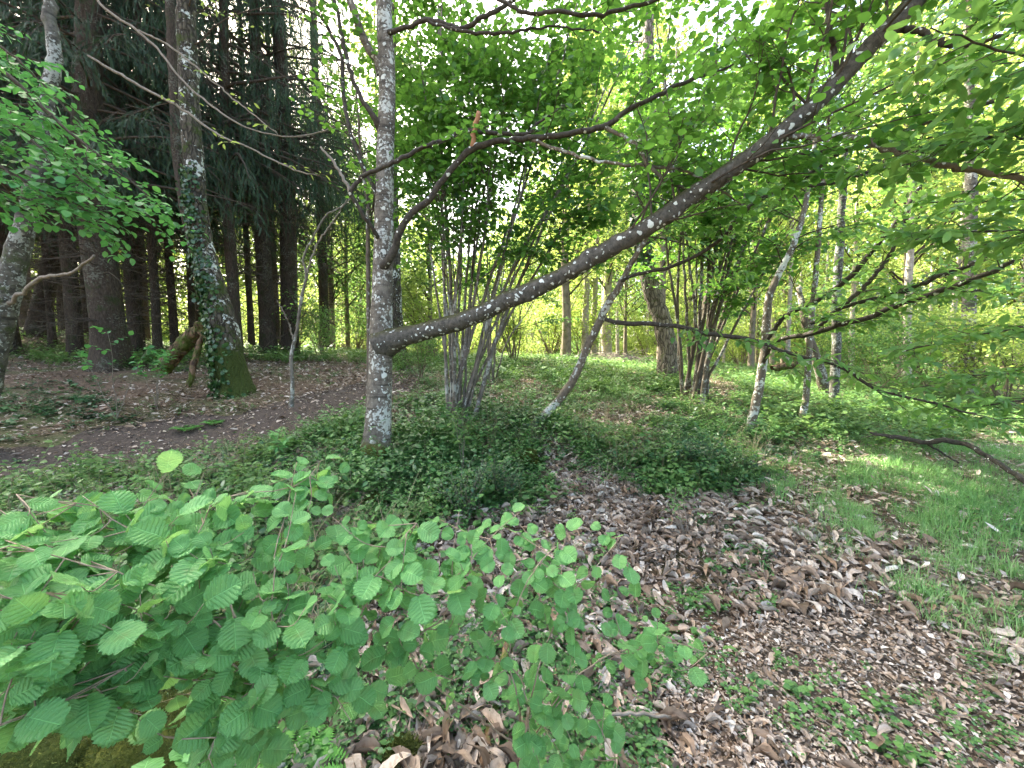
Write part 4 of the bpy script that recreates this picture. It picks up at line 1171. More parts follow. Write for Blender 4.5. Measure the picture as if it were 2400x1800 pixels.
p, r = pixpath([(1450, 835, 10.5, 52), (1448, 815, 10.5, 44), (1443, 760, 10.5, 40), (1432, 700, 10.5, 38), (1412, 640, 10.5, 36), (1395, 580, 10.5, 34), (1385, 500, 10.5, 32), (1382, 420, 10.5, 30), (1390, 300, 10.6, 28), (1400, 100, 10.8, 24), (1410, -300, 11, 14)], 90, .01)
rt = thing('ridged_oak', p[0], 'leaning oak with deeply ridged bark and ivy above, beyond the curved tree', 'tree')
m_ = MB(); rough_tube(m_, p, r, 24, .13, flare=.35, flare_h=.3, knots=5); m_.obj('trunk', M['oak'], rt)
ivy_on(rt, p, r, .22, .62, 2600, .085)
mt, ml = MB(), MB()
st, dr, r_, t = spawn(p[None, 45:], r[None, 45:], 16, 0, 1, (.7, 1.2), .1, .1)
bb = grow(st, dr, rng.uniform(1.5, 3.4, len(st)), 9, .13, .01); br = taper(np.minimum(r_ * .5, .03), 9, .3)
mt.tubes(bb, br, 6); leafy(mt, ml, bb, br, 8, .9, 5, .4, 3, LEAF_B, .10, .2, .6)
mt.obj('twigs', M['twig'], rt); ml.obj('crown', M['far_leaf_dark'], rt)

# mossy tree left, forked behind, with ivy
p, r = pixpath([(520, 905, 7.5, 80), (510, 850, 7.5, 72), (506, 832, 7.5, 64), (496, 780, 7.5, 58), (482, 700, 7.5, 52), (461, 620, 7.5, 44), (440, 540, 7.5, 39), (428, 460, 7.5, 37), (420, 380, 7.5, 37), (412, 260, 7.5, 36), (405, 120, 7.5, 35), (402, 0, 7.5, 34), (398, -200, 7.5, 30), (400, -600, 7.6, 18)], 110, .006)
rt = thing('mossy_tree', p[0], 'leaning tree with green moss at its foot and ivy climbing its trunk', 'tree')
m_ = MB(); rough_tube(m_, p, r, 26, .11, flare=.3, flare_h=.3, knots=8); m_.obj('trunk', M['mossy'], rt)
ivy_on(rt, p, r, .02, .20, 1300, .07, side=-2.6, w=.7)
ivy_on(rt, p, r, .18, .36, 900, .065, side=-2.0, w=.6)
q, qr = pixpath([(462, 640, 7.7, 26), (440, 600, 7.8, 26), (418, 520, 7.9, 24), (400, 430, 7.95, 24), (385, 330, 8, 22), (378, 200, 8, 20), (370, 60, 8, 18), (360, -200, 8, 12)], 60, .006)
m_ = MB(); rough_tube(m_, q, qr, 14, .1, knots=4); m_.obj('second_trunk', M['spruce'], rt)
mt, ml = MB(), MB()
st, dr, r_, t = spawn(p[None, 55:], r[None, 55:], 14, 0, 1, (.8, 1.3), .1, .1)
bb = grow(st, dr, rng.uniform(1.2, 2.8, len(st)), 9, .13, .01); br = taper(np.full(len(st), .015), 9, .3)
mt.tubes(bb, br, 6); leafy(mt, ml, bb, br, 5, .7, 3, .35, 2, CL, .10, .2, .7)
mt.obj('twigs', M['twig'], rt); ml.obj('crown', M['far_leaf'], rt)

# birch like tree at the left edge
p, r = pixpath([(-75, 960, 5.0, 60), (-45, 860, 5.0, 52), (-14, 750, 5.0, 46), (14, 640, 5.0, 42), (40, 540, 5.0, 37), (66, 440, 5.0, 32), (88, 340, 5.0, 28), (95, 280, 5.0, 26), (100, 220, 5.0, 26), (116, 150, 5.0, 24), (118, 100, 5.0, 22), (108, 40, 5.0, 20), (106, -30, 5.0, 19), (100, -200, 5, 16), (80, -500, 5, 9)], 110, .006)
rt = thing('pale_lichened_tree', p[0], 'pale lichened tree leaning in from the left edge with fresh leaf sprays', 'tree')
m_ = MB(); rough_tube(m_, p, r, 20, .1, flare=.2, knots=8, scale=5); m_.obj('trunk', M['birch'], rt)
mt, ml = MB(), MB()
for br in ([(60, 470, 5.0, 8), (-40, 330, 4.2, 8), (-150, 200, 3.6, 6)],
           [(-300, 80, 3.4, 14), (-150, 110, 3.4, 10), (0, 150, 3.4, 8), (120, 260, 3.5, 6), (230, 350, 3.6, 4), (340, 440, 3.7, 2.5)],
           [(-300, 180, 3.2, 12), (-150, 200, 3.2, 9), (0, 250, 3.2, 7), (110, 340, 3.3, 5), (220, 420, 3.4, 3)],
           [(-300, 300, 3.0, 10), (-150, 320, 3.0, 8), (0, 360, 3.1, 6), (80, 410, 3.2, 4), (190, 455, 3.3, 2.5)],
           [(-300, 400, 3.3, 9), (-150, 400, 3.3, 7), (0, 420, 3.4, 5), (120, 450, 3.6, 3), (230, 500, 3.8, 2)],
           [(-250, 60, 3.8, 9), (-100, 60, 3.8, 7), (0, 100, 3.9, 5), (100, 190, 4.0, 4), (190, 290, 4.1, 2)],
           [(-250, 150, 4.2, 9), (-100, 180, 4.2, 7), (40, 260, 4.2, 5), (180, 380, 4.3, 4), (330, 470, 4.4, 2)]):
    q, qr = pixpath(br, 30, .006)
    m2 = MB(); rough_tube(m2, q, qr, 8, .08, scale=8); m2.obj('branch', M['twig'], rt)
    leafy(mt, ml, q[None], qr[None], 16, .45, 4, .22, 4, LEAF_H, .072, .2, .92, up=-.03, droop=.25, upj=.22)
mt.obj('twigs', M['twig'], rt); ml.obj('leaves', M['beech'], rt)
q, qr = pixpath([(10, 665, 5.0, 9), (40, 640, 4.9, 8), (90, 600, 4.8, 8), (150, 590, 4.7, 6), (203, 552, 4.6, 5)], 24, .01)
m2 = MB(); rough_tube(m2, q, qr, 8, .1); m2.obj('dead_branch', M['pale_twig'], rt)

# long thin pale branches slanting across the left top
sapling('slanting_sapling', 'thin bare pale stems slanting across the spruces from the top left corner',
        [(150, -120, 5.6, 5), (210, 0, 5.6, 5), (290, 62, 5.6, 5), (340, 105, 5.6, 4.5), (400, 180, 5.6, 4), (480, 245, 5.6, 4), (545, 280, 5.6, 3), (640, 295, 5.6, 3), (740, 270, 5.6, 2.5)],
        [[(190, 120, 5.4, 4), (240, 150, 5.4, 5.5), (310, 190, 5.4, 5.5), (400, 240, 5.4, 5), (470, 290, 5.4, 4), (540, 320, 5.4, 3.5), (630, 365, 5.4, 3.5), (690, 380, 5.4, 2)],
         [(300, 66, 5.6, 4), (360, 95, 5.6, 4), (430, 150, 5.6, 3.5), (500, 210, 5.6, 3), (600, 290, 5.6, 2)]],
        M['pale_twig'], M['far_leaf'], CL, .09, k1=1.4, k2=2, kl=2, l1=.4, bmat=M['pale_twig'], flare=0, sides=8)

# slender leaning grey stems in front of the spruces
sapling('slender_sapling', 'slender bent grey sapling with a tangle of string standing left of the lichened tree',
        [(629, 880, 5.6, 10), (632, 830, 5.6, 8), (630, 770, 5.6, 8), (640, 720, 5.6, 7), (652, 640, 5.6, 6.5), (662, 600, 5.6, 6), (655, 560, 5.6, 4.5), (668, 530, 5.6, 4.5), (684, 500, 5.6, 4), (705, 465, 5.6, 4), (740, 445, 5.6, 3), (765, 420, 5.6, 2)],
        [[(660, 600, 5.6, 5), (672, 560, 5.6, 4), (690, 520, 5.6, 4), (725, 470, 5.5, 3), (750, 430, 5.4, 2)], [(636, 740, 5.6, 4), (620, 690, 5.5, 3), (600, 650, 5.4, 2)]],
        M['coppice'], M['hazel'], LEAF_S, .05, k1=3, k2=2, kl=1, l1=.3, bmat=M['pale_twig'], sides=10)
sapling('straight_sapling', 'thin dark straight sapling touching the lichened tree on its left',
        [(795, 950, 4.9, 12), (796, 880, 4.9, 10), (797, 750, 4.9, 10), (796, 640, 4.9, 9), (795, 540, 4.9, 9), (794, 440, 4.9, 8), (780, 340, 4.9, 6), (770, 200, 4.9, 4)],
        [], M['coppice_dark'], M['hazel'], LEAF_H, .07, upcrown=8, crown_len=.8, sides=10)
sapling('mossy_trunk_behind', 'thick mossy green trunk mostly hidden behind the lichened tree',
        [(865, 790, 12, 50), (862, 770, 12, 36), (856, 700, 12, 30), (852, 600, 12, 28), (848, 450, 12, 26), (846, 250, 12, 22), (846, 0, 12, 18), (846, -300, 12, 10)],
        [], M['mossy'], M['far_leaf'], LEAF_B, .12, upcrown=18, crown_len=2.6)

# ------------------------------------------------------------------ spruces
def spruce_meshes(seed, h=17.0, r0=.2, crown0=2.2, nb=120, lean=0.0):
    """local meshes: trunk, dead branches, crown"""
    r = np.random.default_rng(seed)
    z = np.linspace(0, h, 60); p = np.stack((lean * z + .05 * np.sin(z * .8 + seed), .05 * np.cos(z * .6 + seed), z - .15), -1)
    ra = r0 * (1 - z / h) ** .8 + .01
    mt = MB(); rough_tube(mt, p, ra, 18, .09, flare=.55, flare_h=.28, knots=10, scale=3)
    md, mc, mw = MB(), MB(), MB()
    # dead lower branches
    n = 85; zz = rng.uniform(.5, crown0 + 1.0, n); a = rng.uniform(0, 6.28, n)
    c = np.stack((lean * zz, 0 * zz, zz), -1)
    d = np.stack((np.cos(a), np.sin(a), rng.normal(.0, .15, n)), -1)
    b = grow(c, d, rng.uniform(.7, 2.6, n), 8, .09, -.02); br = taper(rng.uniform(.006, .014, n), 8, .25)
    md.tubes(b, br, 5)
    s_, d_, r_, t = spawn(b, br, 9, .15, 1, (.7, 1.2), .3, -.1); s2 = grow(s_, d_, rng.uniform(.15, .6, len(s_)), 4, .14, -.05); q2 = taper(np.full(len(s_), .003), 4, .4)
    md.tubes(s2, q2, 3)
    s_, d_, r_, t = spawn(s2, q2, 3, .2, 1, (.6, 1.2), 0, -.1); s3 = grow(s_, d_, rng.uniform(.06, .22, len(s_)), 3, .1, 0)
    md.tubes(s3, taper(np.full(len(s_), .0018), 3, .5), 3)
    # live boughs, sweeping down then up, twigs hanging
    zz = crown0 + (h - crown0) * (np.arange(nb) / nb) ** 1.5; a = np.arange(nb) * 2.4 + rng.normal(0, .3, nb)
    c = np.stack((lean * zz, 0 * zz, zz), -1); ln = 3.1 * (1 - (zz - crown0) / (h - crown0 + 1)) ** .7 * rng.uniform(.75, 1.15, nb) + .3
    d = np.stack((np.cos(a), np.sin(a), np.full(nb, -.05)), -1)
    b = grow(c, d, ln, 10, .05, -.035); br = taper(.008 + ln * .008, 10, .2); mw.tubes(b, br, 5)
    s_, d_, r_, t = spawn(b, br, 15, .12, 1, (.7, 1.1), .8, -.25)
    l2 = rng.uniform(.35, .95, len(s_)) * np.repeat(np.minimum(1, ln / 2), 15)
    b2 = grow(s_, d_, l2, 6, .07, -.22); mw.tubes(b2, taper(np.full(len(s_), .004), 6, .4), 3)
    s_, d_, r_, t = spawn(b2, taper(np.full(len(s_), .004), 6, .4), 5, .1, 1, (.4, .9), .3, -.35)
    b3 = grow(s_, d_, rng.uniform(.12, .34, len(s_)), 4, .06, -.2)
    # needle fans on b3
    comb = []
    for j in range(7):
        for sg in (1, -1):
            y = j / 7; comb += [((0, y, 0), (sg * .16, y + .20, .03 * sg), (0, y + .10, .0))]
    V = []; F = []
    for tri in comb: F.append((len(V), len(V) + 1, len(V) + 2)); V += list(tri)
    tb = tpl(V, F, [(v[1], .5) for v in V])
    for pp in (b3,):
        seg = pp[:, 1:] - pp[:, :-1]; st_ = pp[:, :-1].reshape(-1, 3); dd = seg.reshape(-1, 3); L = np.linalg.norm(dd, axis=1)
        up = rng.normal(0, 1, (len(st_), 3))
        sc_ = np.stack((np.full(len(L), .16), L * 1.2, np.full(len(L), .16)), -1)
        mc.scatter(tb, st_, frames(dd, up), sc_, rng.random(len(L)))
    return mt.mesh('trunk', M['spruce']), md.mesh('dead_branches', M['twig']), mw.mesh('boughs', M['twig']), mc.mesh('crown', M['needle'], False)


SPR = [spruce_meshes(1, 17, .23, 3.9, 118), spruce_meshes(2, 19, .22, 4.3, 118), spruce_meshes(5, 15, .16, 3.5, 95)]


def spruce(px, py, d, wpx, var, label, rz=0.0, lean=0.0, group=None, sy=1.0):
    c = P(px, py, d); c[2] = gz(c[0], c[1]) - .02
    rt = thing('spruce_tree', c, label, 'tree', group)
    base = [.23, .22, .16][var]
    s = wpx / FPX * d / 2 / base
    for nm, me in zip(('trunk', 'dead_branches', 'boughs', 'crown'), SPR[var]):
        o = bpy.data.objects.new(nm, me); COL.objects.link(o); o.parent = rt
        if nm == 'trunk': o.scale = (s, s, 1)
    rt.rotation_euler = (0, lean, rz)
    rt.scale = (1, 1, sy * (1.1 if d < 10 else (1.2 + .45 * ((px * .37 + d) % 1.0) if d < 15 else 1.9)))
    return rt


spruce(232, 797, 9, 58, 0, 'massive spruce trunk with the widest girth of the dark stand', .3)
spruce(577, 770, 13, 30, 1, 'spruce with a straight trunk flared at its foot, right of the mossy ivy tree', 1.2)
spruce(628, 762, 13.5, 34, 0, 'spruce standing on the right end of the dark stand', 2.2)
spruce(512, 790, 11.5, 22, 2, 'spruce half hidden directly behind the mossy ivy tree', 3.2)
spruce(375, 745, 13, 14, 2, 'thin spruce pole behind the broken mossy log', 4.1)
spruce(340, 790, 11, 16, 2, 'thin spruce pole between the massive spruce and the broken log', 5.0)
spruce(292, 762, 11.5, 22, 1, 'spruce standing close behind the massive trunk', .9)
spruce(160, 766, 11, 26, 1, 'spruce just left of the massive trunk', 1.9)
spruce(117, 775, 12, 12, 2, 'slim spruce pole between two thicker spruces left of the massive trunk', 2.7)
spruce(85, 722, 13, 32, 0, 'tilted spruce leaning left behind the pale lichened tree', 3.9, -.16)
spruce(22, 748, 11, 34, 1, 'reddish spruce trunk beside the pale lichened tree', 4.9)
spruce(-120, 760, 10, 40, 0, 'spruce beyond the left edge of the picture', .4)
spruce(60, 700, 18, 20, 2, 'distant spruce deep in the stand seen between the reddish and the tilted trunk', 1.4)
spruce(205, 720, 18, 20, 1, 'distant spruce deep in the stand behind the massive trunk', 2.9)
spruce(440, 740, 17, 22, 1, 'distant spruce deep in the stand behind the leaning mossy tree', 4.4)
spruce(310, 735, 18, 18, 2, 'distant spruce deep in the stand left of the broken log', 5.4)
for px_, py_, d_, w_, rz_, lb in ((190, 745, 15, 13, .2, 'very thin spruce pole at the left flank of the massive trunk, set back'), (310, 770, 13.5, 10, .8, 'very thin spruce pole right of the massive trunk, set back'),
                             (420, 760, 14, 12, 1.7, 'very thin spruce pole seen between the broken log and the mossy ivy tree'), (545, 765, 15.5, 12, 2.6, 'very thin spruce pole between the mossy ivy tree and the flared spruce'),
                             (600, 758, 17, 12, 3.3, 'very thin spruce pole between the two right end spruces'), (135, 750, 16, 12, 5.3, 'very thin spruce pole deep behind the slim pole')):
    spruce(px_, py_, d_, w_, 2, lb, rz_)
spruce(700, 755, 19, 20, 1, 'spruce set back in the bright gap left of the lichened tree', 2.0)
for k, (px_, d_) in enumerate([(-500, 9), (-350, 14), (-900, 12), (-700, 18)]):
    spruce(px_, 770, d_, 38 * 10 / d_, k % 3, 'dark spruce beyond the left edge of the picture', k * 1.1, group='spruces beyond the left edge')

# ------------------------------------------------------------------ broken log, sticks
p, r = pixpath([(352, 800, 8.2, 30), (375, 770, 8.15, 30), (400, 740, 8.1, 30), (430, 715, 8.05, 24), (445, 700, 8.0, 18)], 40, .01)
rt = thing('broken_log', p[0], 'broken mossy log bent into an arch at the foot of the leaning mossy tree', 'log')
m_ = MB(); rough_tube(m_, p, r, 16, .25, knots=6, scale=6); m_.obj('log', M['log'], rt)
p, r = pixpath([(436, 712, 8.05, 20), (455, 735, 7.95, 18), (468, 765, 7.85, 18), (478, 800, 7.8, 18)], 30, .01)
m_ = MB(); rough_tube(m_, p, r, 14, .25, knots=4, scale=6); m_.obj('fallen_half', M['log'], rt)
p, r = pixpath([(432, 715, 8.0, 8), (440, 690, 8.0, 6), (460, 650, 8, 6), (475, 600, 8, 3)], 20, .01)
m_ = MB(); rough_tube(m_, p, r, 8, .2); m_.obj('stub', M['cut'], rt)
p, r = pixpath([(405, 850, 7.7, 10), (415, 800, 7.8, 12), (425, 760, 8, 12), (440, 725, 8, 10)], 20, .01)
m_ = MB(); rough_tube(m_, p, r, 8, .2); m_.obj('prop', M['log'], rt)


def lying(name, label, pts, mat, cat='branch', k=8, subs=None, n=36):
    q_ = []
    for x, y, d, w in pts:
        h = ground_hit(x, y)[0][0]; dh = proj(h)[2]
        q_.append((x, y, min(d, float(dh) * .985), w))
    pts = q_
    p, r = pixpath(pts, n, .004)
    g_ = gz(p[:, 0], p[:, 1]); p[:, 2] = np.maximum(p[:, 2], g_ + r * .6)
    m_ = MB(); rough_tube(m_, p, r, k, .12, knots=3, scale=8)
    o = m_.obj(name, mat); tag(o, label, cat); 
    if subs:
        for sp in subs:
            q, qr = pixpath(sp, 20, .004); m2 = MB(); rough_tube(m2, q, qr, 6, .1); m2.obj('side_branch', mat, o)
    return o


lying('fallen_branch', 'dark fallen branch arching over the grass at the right edge', [(1880, 935, 4.4, 5), (1941, 945, 4.3, 9), (1997, 956, 4.2, 10), (2030, 950, 4.1, 12), (2080, 958, 4.0, 10), (2130, 985, 3.7, 10), (2180, 1015, 3.4, 11), (2230, 1050, 3.1, 12), (2350, 1120, 2.8, 12)], M['branch_bark'],
      subs=[[(2000, 956, 4.2, 5), (2030, 975, 4.2, 4), (2070, 1000, 4.2, 3)], [(1930, 948, 4.3, 4), (1900, 940, 4.3, 3), (1860, 945, 4.4, 2)]])
lying('fallen_stick', 'pale straight stick lying on dead leaves at the bottom beside the hazel', [(1250, 1560, 1.75, 5), (1330, 1540, 1.78, 7), (1400, 1545, 1.78, 7), (1450, 1550, 1.8, 6)], M['pale_twig'], 'stick', n=16)
lying('fallen_stick', 'brown stick lying beside the trodden dirt path left of the lichened tree', [(650, 935, 5.6, 3), (700, 945, 5.5, 5), (760, 960, 5.3, 5), (800, 968, 5.1, 4)], M['pale_twig'], 'stick', n=16)
lying('rotten_root', 'thick dark peeling root running down among dead leaves at the bottom', [(1100, 1360, 2.2, 14), (1085, 1440, 2.0, 18), (1070, 1520, 1.85, 24), (1055, 1600, 1.7, 26), (1050, 1680, 1.6, 28)], M['log'], 'root')
p_, _ = ground_hit(np.array([1900.]), np.array([925.]))
for k, (px_, py_, d_, w_) in enumerate([(1640, 770, 15, 12)]):
    lying('fallen_log', 'thick brown sawn trunk lying on the sunny floor behind the young chestnut', [(1668, 796, 13, 12), (1688, 792, 13, 15), (1713, 789, 13.2, 15)], M['log'], 'log', 12)

# pale stems sapling left
def seedling(px, py, d, h, label, leaf_m, leafmesh, ls, ns=5, spread=.35, name='hazel_seedling', kl=5, k2=3, twigm='pale_twig', bare=0, t0=.5):
    c = P(px, py, d); c[2] = gz(c[0], c[1]) - .01
    rt = thing(name, c, label, 'plant')
    a = rng.uniform(0, 6.28, ns); s = rng.uniform(.2, 1, ns) * spread
    dr = np.stack((np.cos(a) * s, np.sin(a) * s, np.ones(ns)), -1)
    b = grow(np.repeat(c[None], ns, 0) + rng.normal(0, .015, (ns, 3)) * np.array((1, 1, 0)), dr, rng.uniform(.7, 1.1, ns) * h, 9, .07, 0)
    br = taper(np.full(ns, .0022 + h * .0035), 9, .3)
    mt, ml = MB(), MB(); mt.tubes(b, br, 6)
    if not bare:
        st, d2, r_, t = spawn(b, br, k2, t0, 1, (.8, 1.2), .7, 0)
        b2 = grow(st, d2, rng.uniform(.25, .5, len(st)) * h * .5, 5, .1, 0); mt.tubes(b2, taper(np.full(len(st), .0014), 5, .4), 4)
        for pp in (b2, b[:, 4:]):
            pos, R = leaf_on(pp, kl, .2, .15, .3); ml.scatter(leafmesh, pos, R, rng.uniform(.6, 1.15, len(pos)) * ls, rng.random(len(pos)))
        ml.obj('leaves', leaf_m, rt)
    mt.obj('stems', M[twigm], rt)
    return rt


seedling(338, 868, 6.6, .95, 'small hazel with pale bare stems and two leafy sprays in front of the broken log', M['beech'], LEAF_H, .085, 6, .45, t0=.7)
seedling(250, 840, 6.2, 1.3, 'young hazel with level leafy sprays in front of the massive spruce trunk', M['beech'], LEAF_H, .085, 3, .35, t0=.75)
seedling(600, 960, 4.6, .42, 'knee high seedling with long bright leaves at the edge of the dirt path', M['hazel_fg'], CL, .11, 3, .3, name='leafy_seedling')
seedling(740, 905, 5.2, .35, 'bright seedling beside the slender bent sapling', M['cover_bright'], LEAF_B, .08, 3, .4, name='leafy_seedling')
seedling(1000, 880, 4.4, .75, 'tall thin seedling with drooping leaves in front of the coppiced hazel stems', M['cover_bright'], CL, .11, 3, .3, name='leafy_seedling')
seedling(1300, 1000, 4.0, .5, 'dry twiggy seedling on the bank below the curved tree', M['cover'], LEAF_S, .03, 6, .5, name='dry_seedling', k2=4)
seedling(1480, 1090, 3.4, .55, 'dry grey twiggy plant at the edge of the dead leaves', M['cover'], LEAF_S, .03, 7, .5, name='dry_seedling', k2=4)
seedling(560, 1130, 3.1, .5, 'glossy dark holly seedling behind the hazel leaves', M['ivy'], LEAF_B, .055, 6, .6, name='holly_seedling', k2=5)
seedling(690, 1090, 3.4, .5, 'glossy holly seedling with pale shining leaves below the lichened tree', M['ivy'], LEAF_B, .055, 7, .6, name='holly_seedling', k2=5)
seedling(1000, 1080, 3.6, .55, 'bushy small leaved evergreen seedling in the middle of the bank', M['cover_dark'], LEAF_S, .035, 16, .7, name='evergreen_seedling', k2=8, kl=7, t0=.2)
seedling(1080, 1040, 4.0, .5, 'bushy small leaved evergreen seedling beside the mossy stump', M['cover_dark'], LEAF_S, .035, 14, .7, name='evergreen_seedling', k2=8, kl=7, t0=.2)
seedling(1500, 990, 4.6, .45, 'dark spreading seedling at the right foot of the green bank', M['cover_dark'], LEAF_S, .045, 14, .9, name='evergreen_seedling', k2=8, kl=7, t0=.2)
seedling(180, 1060, 3.6, .40, 'pale green seedling at the near edge of the dirt path', M['cover_bright'], CL, .07, 4, .4, name='leafy_seedling')
seedling(445, 1010, 4.4, .42, 'single upright yellow tipped stalk beside the dirt path', M['cover_bright'], LEAF_S, .03, 1, .05, name='leafy_seedling')
seedling(370, 1600, 1.3, .30, 'broad leaved nettle like plant beside the mossy boulder', M['hazel_fg'], leaf_grid(12, 3, 'hazel', 3), .09, 3, .5, name='nettle', k2=1, kl=4, t0=.6)
for px_, py_, d_, s_, lb in ((620, 1600, 1.45, .8, 'small bright fern at the bottom between hazel leaves and dead leaves'), (400, 885, 6.0, .8, 'low fern in the litter between the mossy tree and the dirt path'),
                             (460, 890, 6.2, .7, 'second low fern right beside the other in the litter')):
    c = P(px_, py_, d_); c[2] = gz(c[0], c[1])
    mb = MB(); mb.scatter(fern_tpl(int(px_)), c[None], np.eye(3)[None], np.array([s_]), np.array([.4]))
    o = mb.obj('fern', M['fern']); tag(o, lb, 'fern')

# ------------------------------------------------------------------ foreground hazel
REG = [(-120, 1040), (60, 1075), (190, 1060), (400, 1010), (560, 1050), (680, 960), (745, 1010), (720, 1090), (850, 1140), (960, 1085), (1120, 1090), (1140, 1150), (1330, 1140), (1360, 1230), (1560, 1400), (1560, 1450), (1400, 1450), (1340, 1520), (1400, 1700), (1100, 1720), (1060, 1500), (900, 1400), (830, 1520), (700, 1480), (590, 1500), (560, 1720), (330, 1740), (340, 1640), (250, 1570), (60, 1590), (-120, 1640)]
root = thing('hazel_bush', G(640, 1500), 'young hazel bush with large pleated bright green leaves filling the bottom', 'bush')
stems = []
R0 = G(640, 1560, .0); R1 = G(1130, 1620, .0); R2 = G(330, 1620, 0)


def fdepth(px, py): return .66 + .50 * np.clip(px / 1300, 0, 1.2) + .25 * np.clip((1250 - py) / 250, 0, 1)


main_stems = [([(36, 1068), (133, 1088), (204, 1086), (231, 1117), (276, 1144), (364, 1166), (413, 1177), (471, 1239), (500, 1320), (560, 1450)], R0),
              ([(0, 1565), (89, 1530), (164, 1504), (258, 1451), (333, 1404), (400, 1380), (511, 1335), (600, 1440)], R0),
              ([(690, 1000), (640, 1050), (480, 1075), (440, 1130), (420, 1178), (471, 1239), (540, 1400)], R0),
              ([(900, 1130), (860, 1180), (800, 1290), (740, 1400), (690, 1500)], R0),
              ([(1120, 1110), (1060, 1160), (1000, 1240), (960, 1330), (900, 1440)], R1),
              ([(1340, 1160), (1290, 1220), (1230, 1290), (1180, 1390), (1150, 1500)], R1),
              ([(1530, 1410), (1450, 1390), (1360, 1400), (1260, 1450), (1180, 1540)], R1),
              ([(980, 1470), (1040, 1440), (1090, 1430), (1130, 1480), (1140, 1560)], R1),
              ([(1330, 1640), (1290, 1560), (1240, 1500), (1190, 1540)], R1),
              ([(620, 1100), (600, 1180), (590, 1280), (600, 1400)], R0), ([(100, 1280), (200, 1290), (330, 1330), (450, 1400), (560, 1480)], R0),
              ([(20, 1180), (120, 1200), (260, 1240), (400, 1300), (520, 1400)], R0), ([(760, 1560), (720, 1500), (690, 1480), (660, 1500)], R0),
              ([(450, 1640), (480, 1560), (530, 1500), (590, 1500)], R0), ([(1200, 1180), (1150, 1240), (1110, 1330), (1100, 1430), (1120, 1520)], R1)]
ms = MB(); SP_ = []
for pl, rb in main_stems:
    a = [P(x, y, float(fdepth(x, y)) + .12 * i / len(pl)) for i, (x, y) in enumerate(pl)] + [rb]
    s = smooth_path(np.array(a), 40); s[1:-1] += rng.normal(0, .0015, (38, 3))
    SP_.append(s)
SP_ = np.array(SP_); SR_ = np.linspace(.0011, .0042, 40)[None].repeat(len(SP_), 0)
ms.tubes(SP_, SR_, 7)
# leaf twigs ending on a spread of points over the bush region
ends = []
tries = 0
while len(ends) < 235 and tries < 40000:
    tries += 1
    x, y = rng.uniform(-120, 1560), rng.uniform(960, 1720)
    if not inpoly(np.array([x]), np.array([y]), REG)[0]: continue
    mind = 40 if x < 900 else 40
    if any((x - e[0]) ** 2 + (y - e[1]) ** 2 < mind ** 2 for e in ends): continue
    if x > 900 and rng.random() < .3: continue
    ends.append((x, y))
flat_st = SP_[:, :30].reshape(-1, 3)
tw = []
for (x, y) in ends:
    e = P(x, y, float(fdepth(x, y)) + rng.uniform(-.02, .16))
    dd = np.linalg.norm(flat_st - e, axis=1) + .25 * np.maximum(0, flat_st[:, 2] - e[2])
    k = np.argsort(dd)[rng.integers(0, 12)]
    s = flat_st[k]
    m1 = s * .5 + e * .5 + np.array((rng.normal(0, .012), rng.normal(0, .012), -.02 + rng.normal(0, .01)))
    tw.append(smooth_path(np.array([s, m1, e]), 8))
tw = np.array(tw); ms.tubes(tw, np.linspace(.0016, .0008, 8)[None].repeat(len(tw), 0), 5)
ms.obj('stems', M['hazel_twig'], root)
HZ = [leaf_grid(49, 4, 'hazel', s) for s in range(8)]
CAMP = np.array((0, 0, EYE))


def fg_leaves(paths, kl, ls, t0=.15):
    pos, R = leaf_on(paths, kl, t0, .12, .28)
    f = R[:, :, 1]; n_ = len(pos)
    tocam = norm(CAMP - pos); up = np.array([0, 0, 1.]) * .8 + tocam * .75 + rng.normal(0, .42, (n_, 3))
    R = frames(f, up)
    # petioles
    pet = np.stack((pos, pos + f * .012), 1)
    pos2 = pos + f * .010
    s = ls * rng.uniform(.45, 1.2, n_)
    return pos2, R, s


pos, R, s = fg_leaves(tw, 5, .057)
pos3, R3, s3 = fg_leaves(SP_[:, :22], 9, .055, 0.0)
pos = np.concatenate((pos, pos3)); R = np.concatenate((R, R3)); s = np.concatenate((s, s3))
ppx, ppy, _ = proj(pos)
s = s * np.where(ppx > 1000, .82, 1.0) * np.where(ppy < 1080, .95, 1)
# bare branch ends stay bare
ok_ = ~((ppx > 20) & (ppx < 215) & (ppy > 1055) & (ppy < 1100) & (rng.random(len(pos)) < .6))
pos, R, s = pos[ok_], R[ok_], s[ok_]
ml = MB(); wh = rng.integers(0, 8, len(pos)); rn = rng.random(len(pos))
for w in range(8):
    k = wh == w; ml.scatter(HZ[w], pos[k], R[k], s[k], rn[k])
ml.obj('leaves', M['hazel_fg'], root)

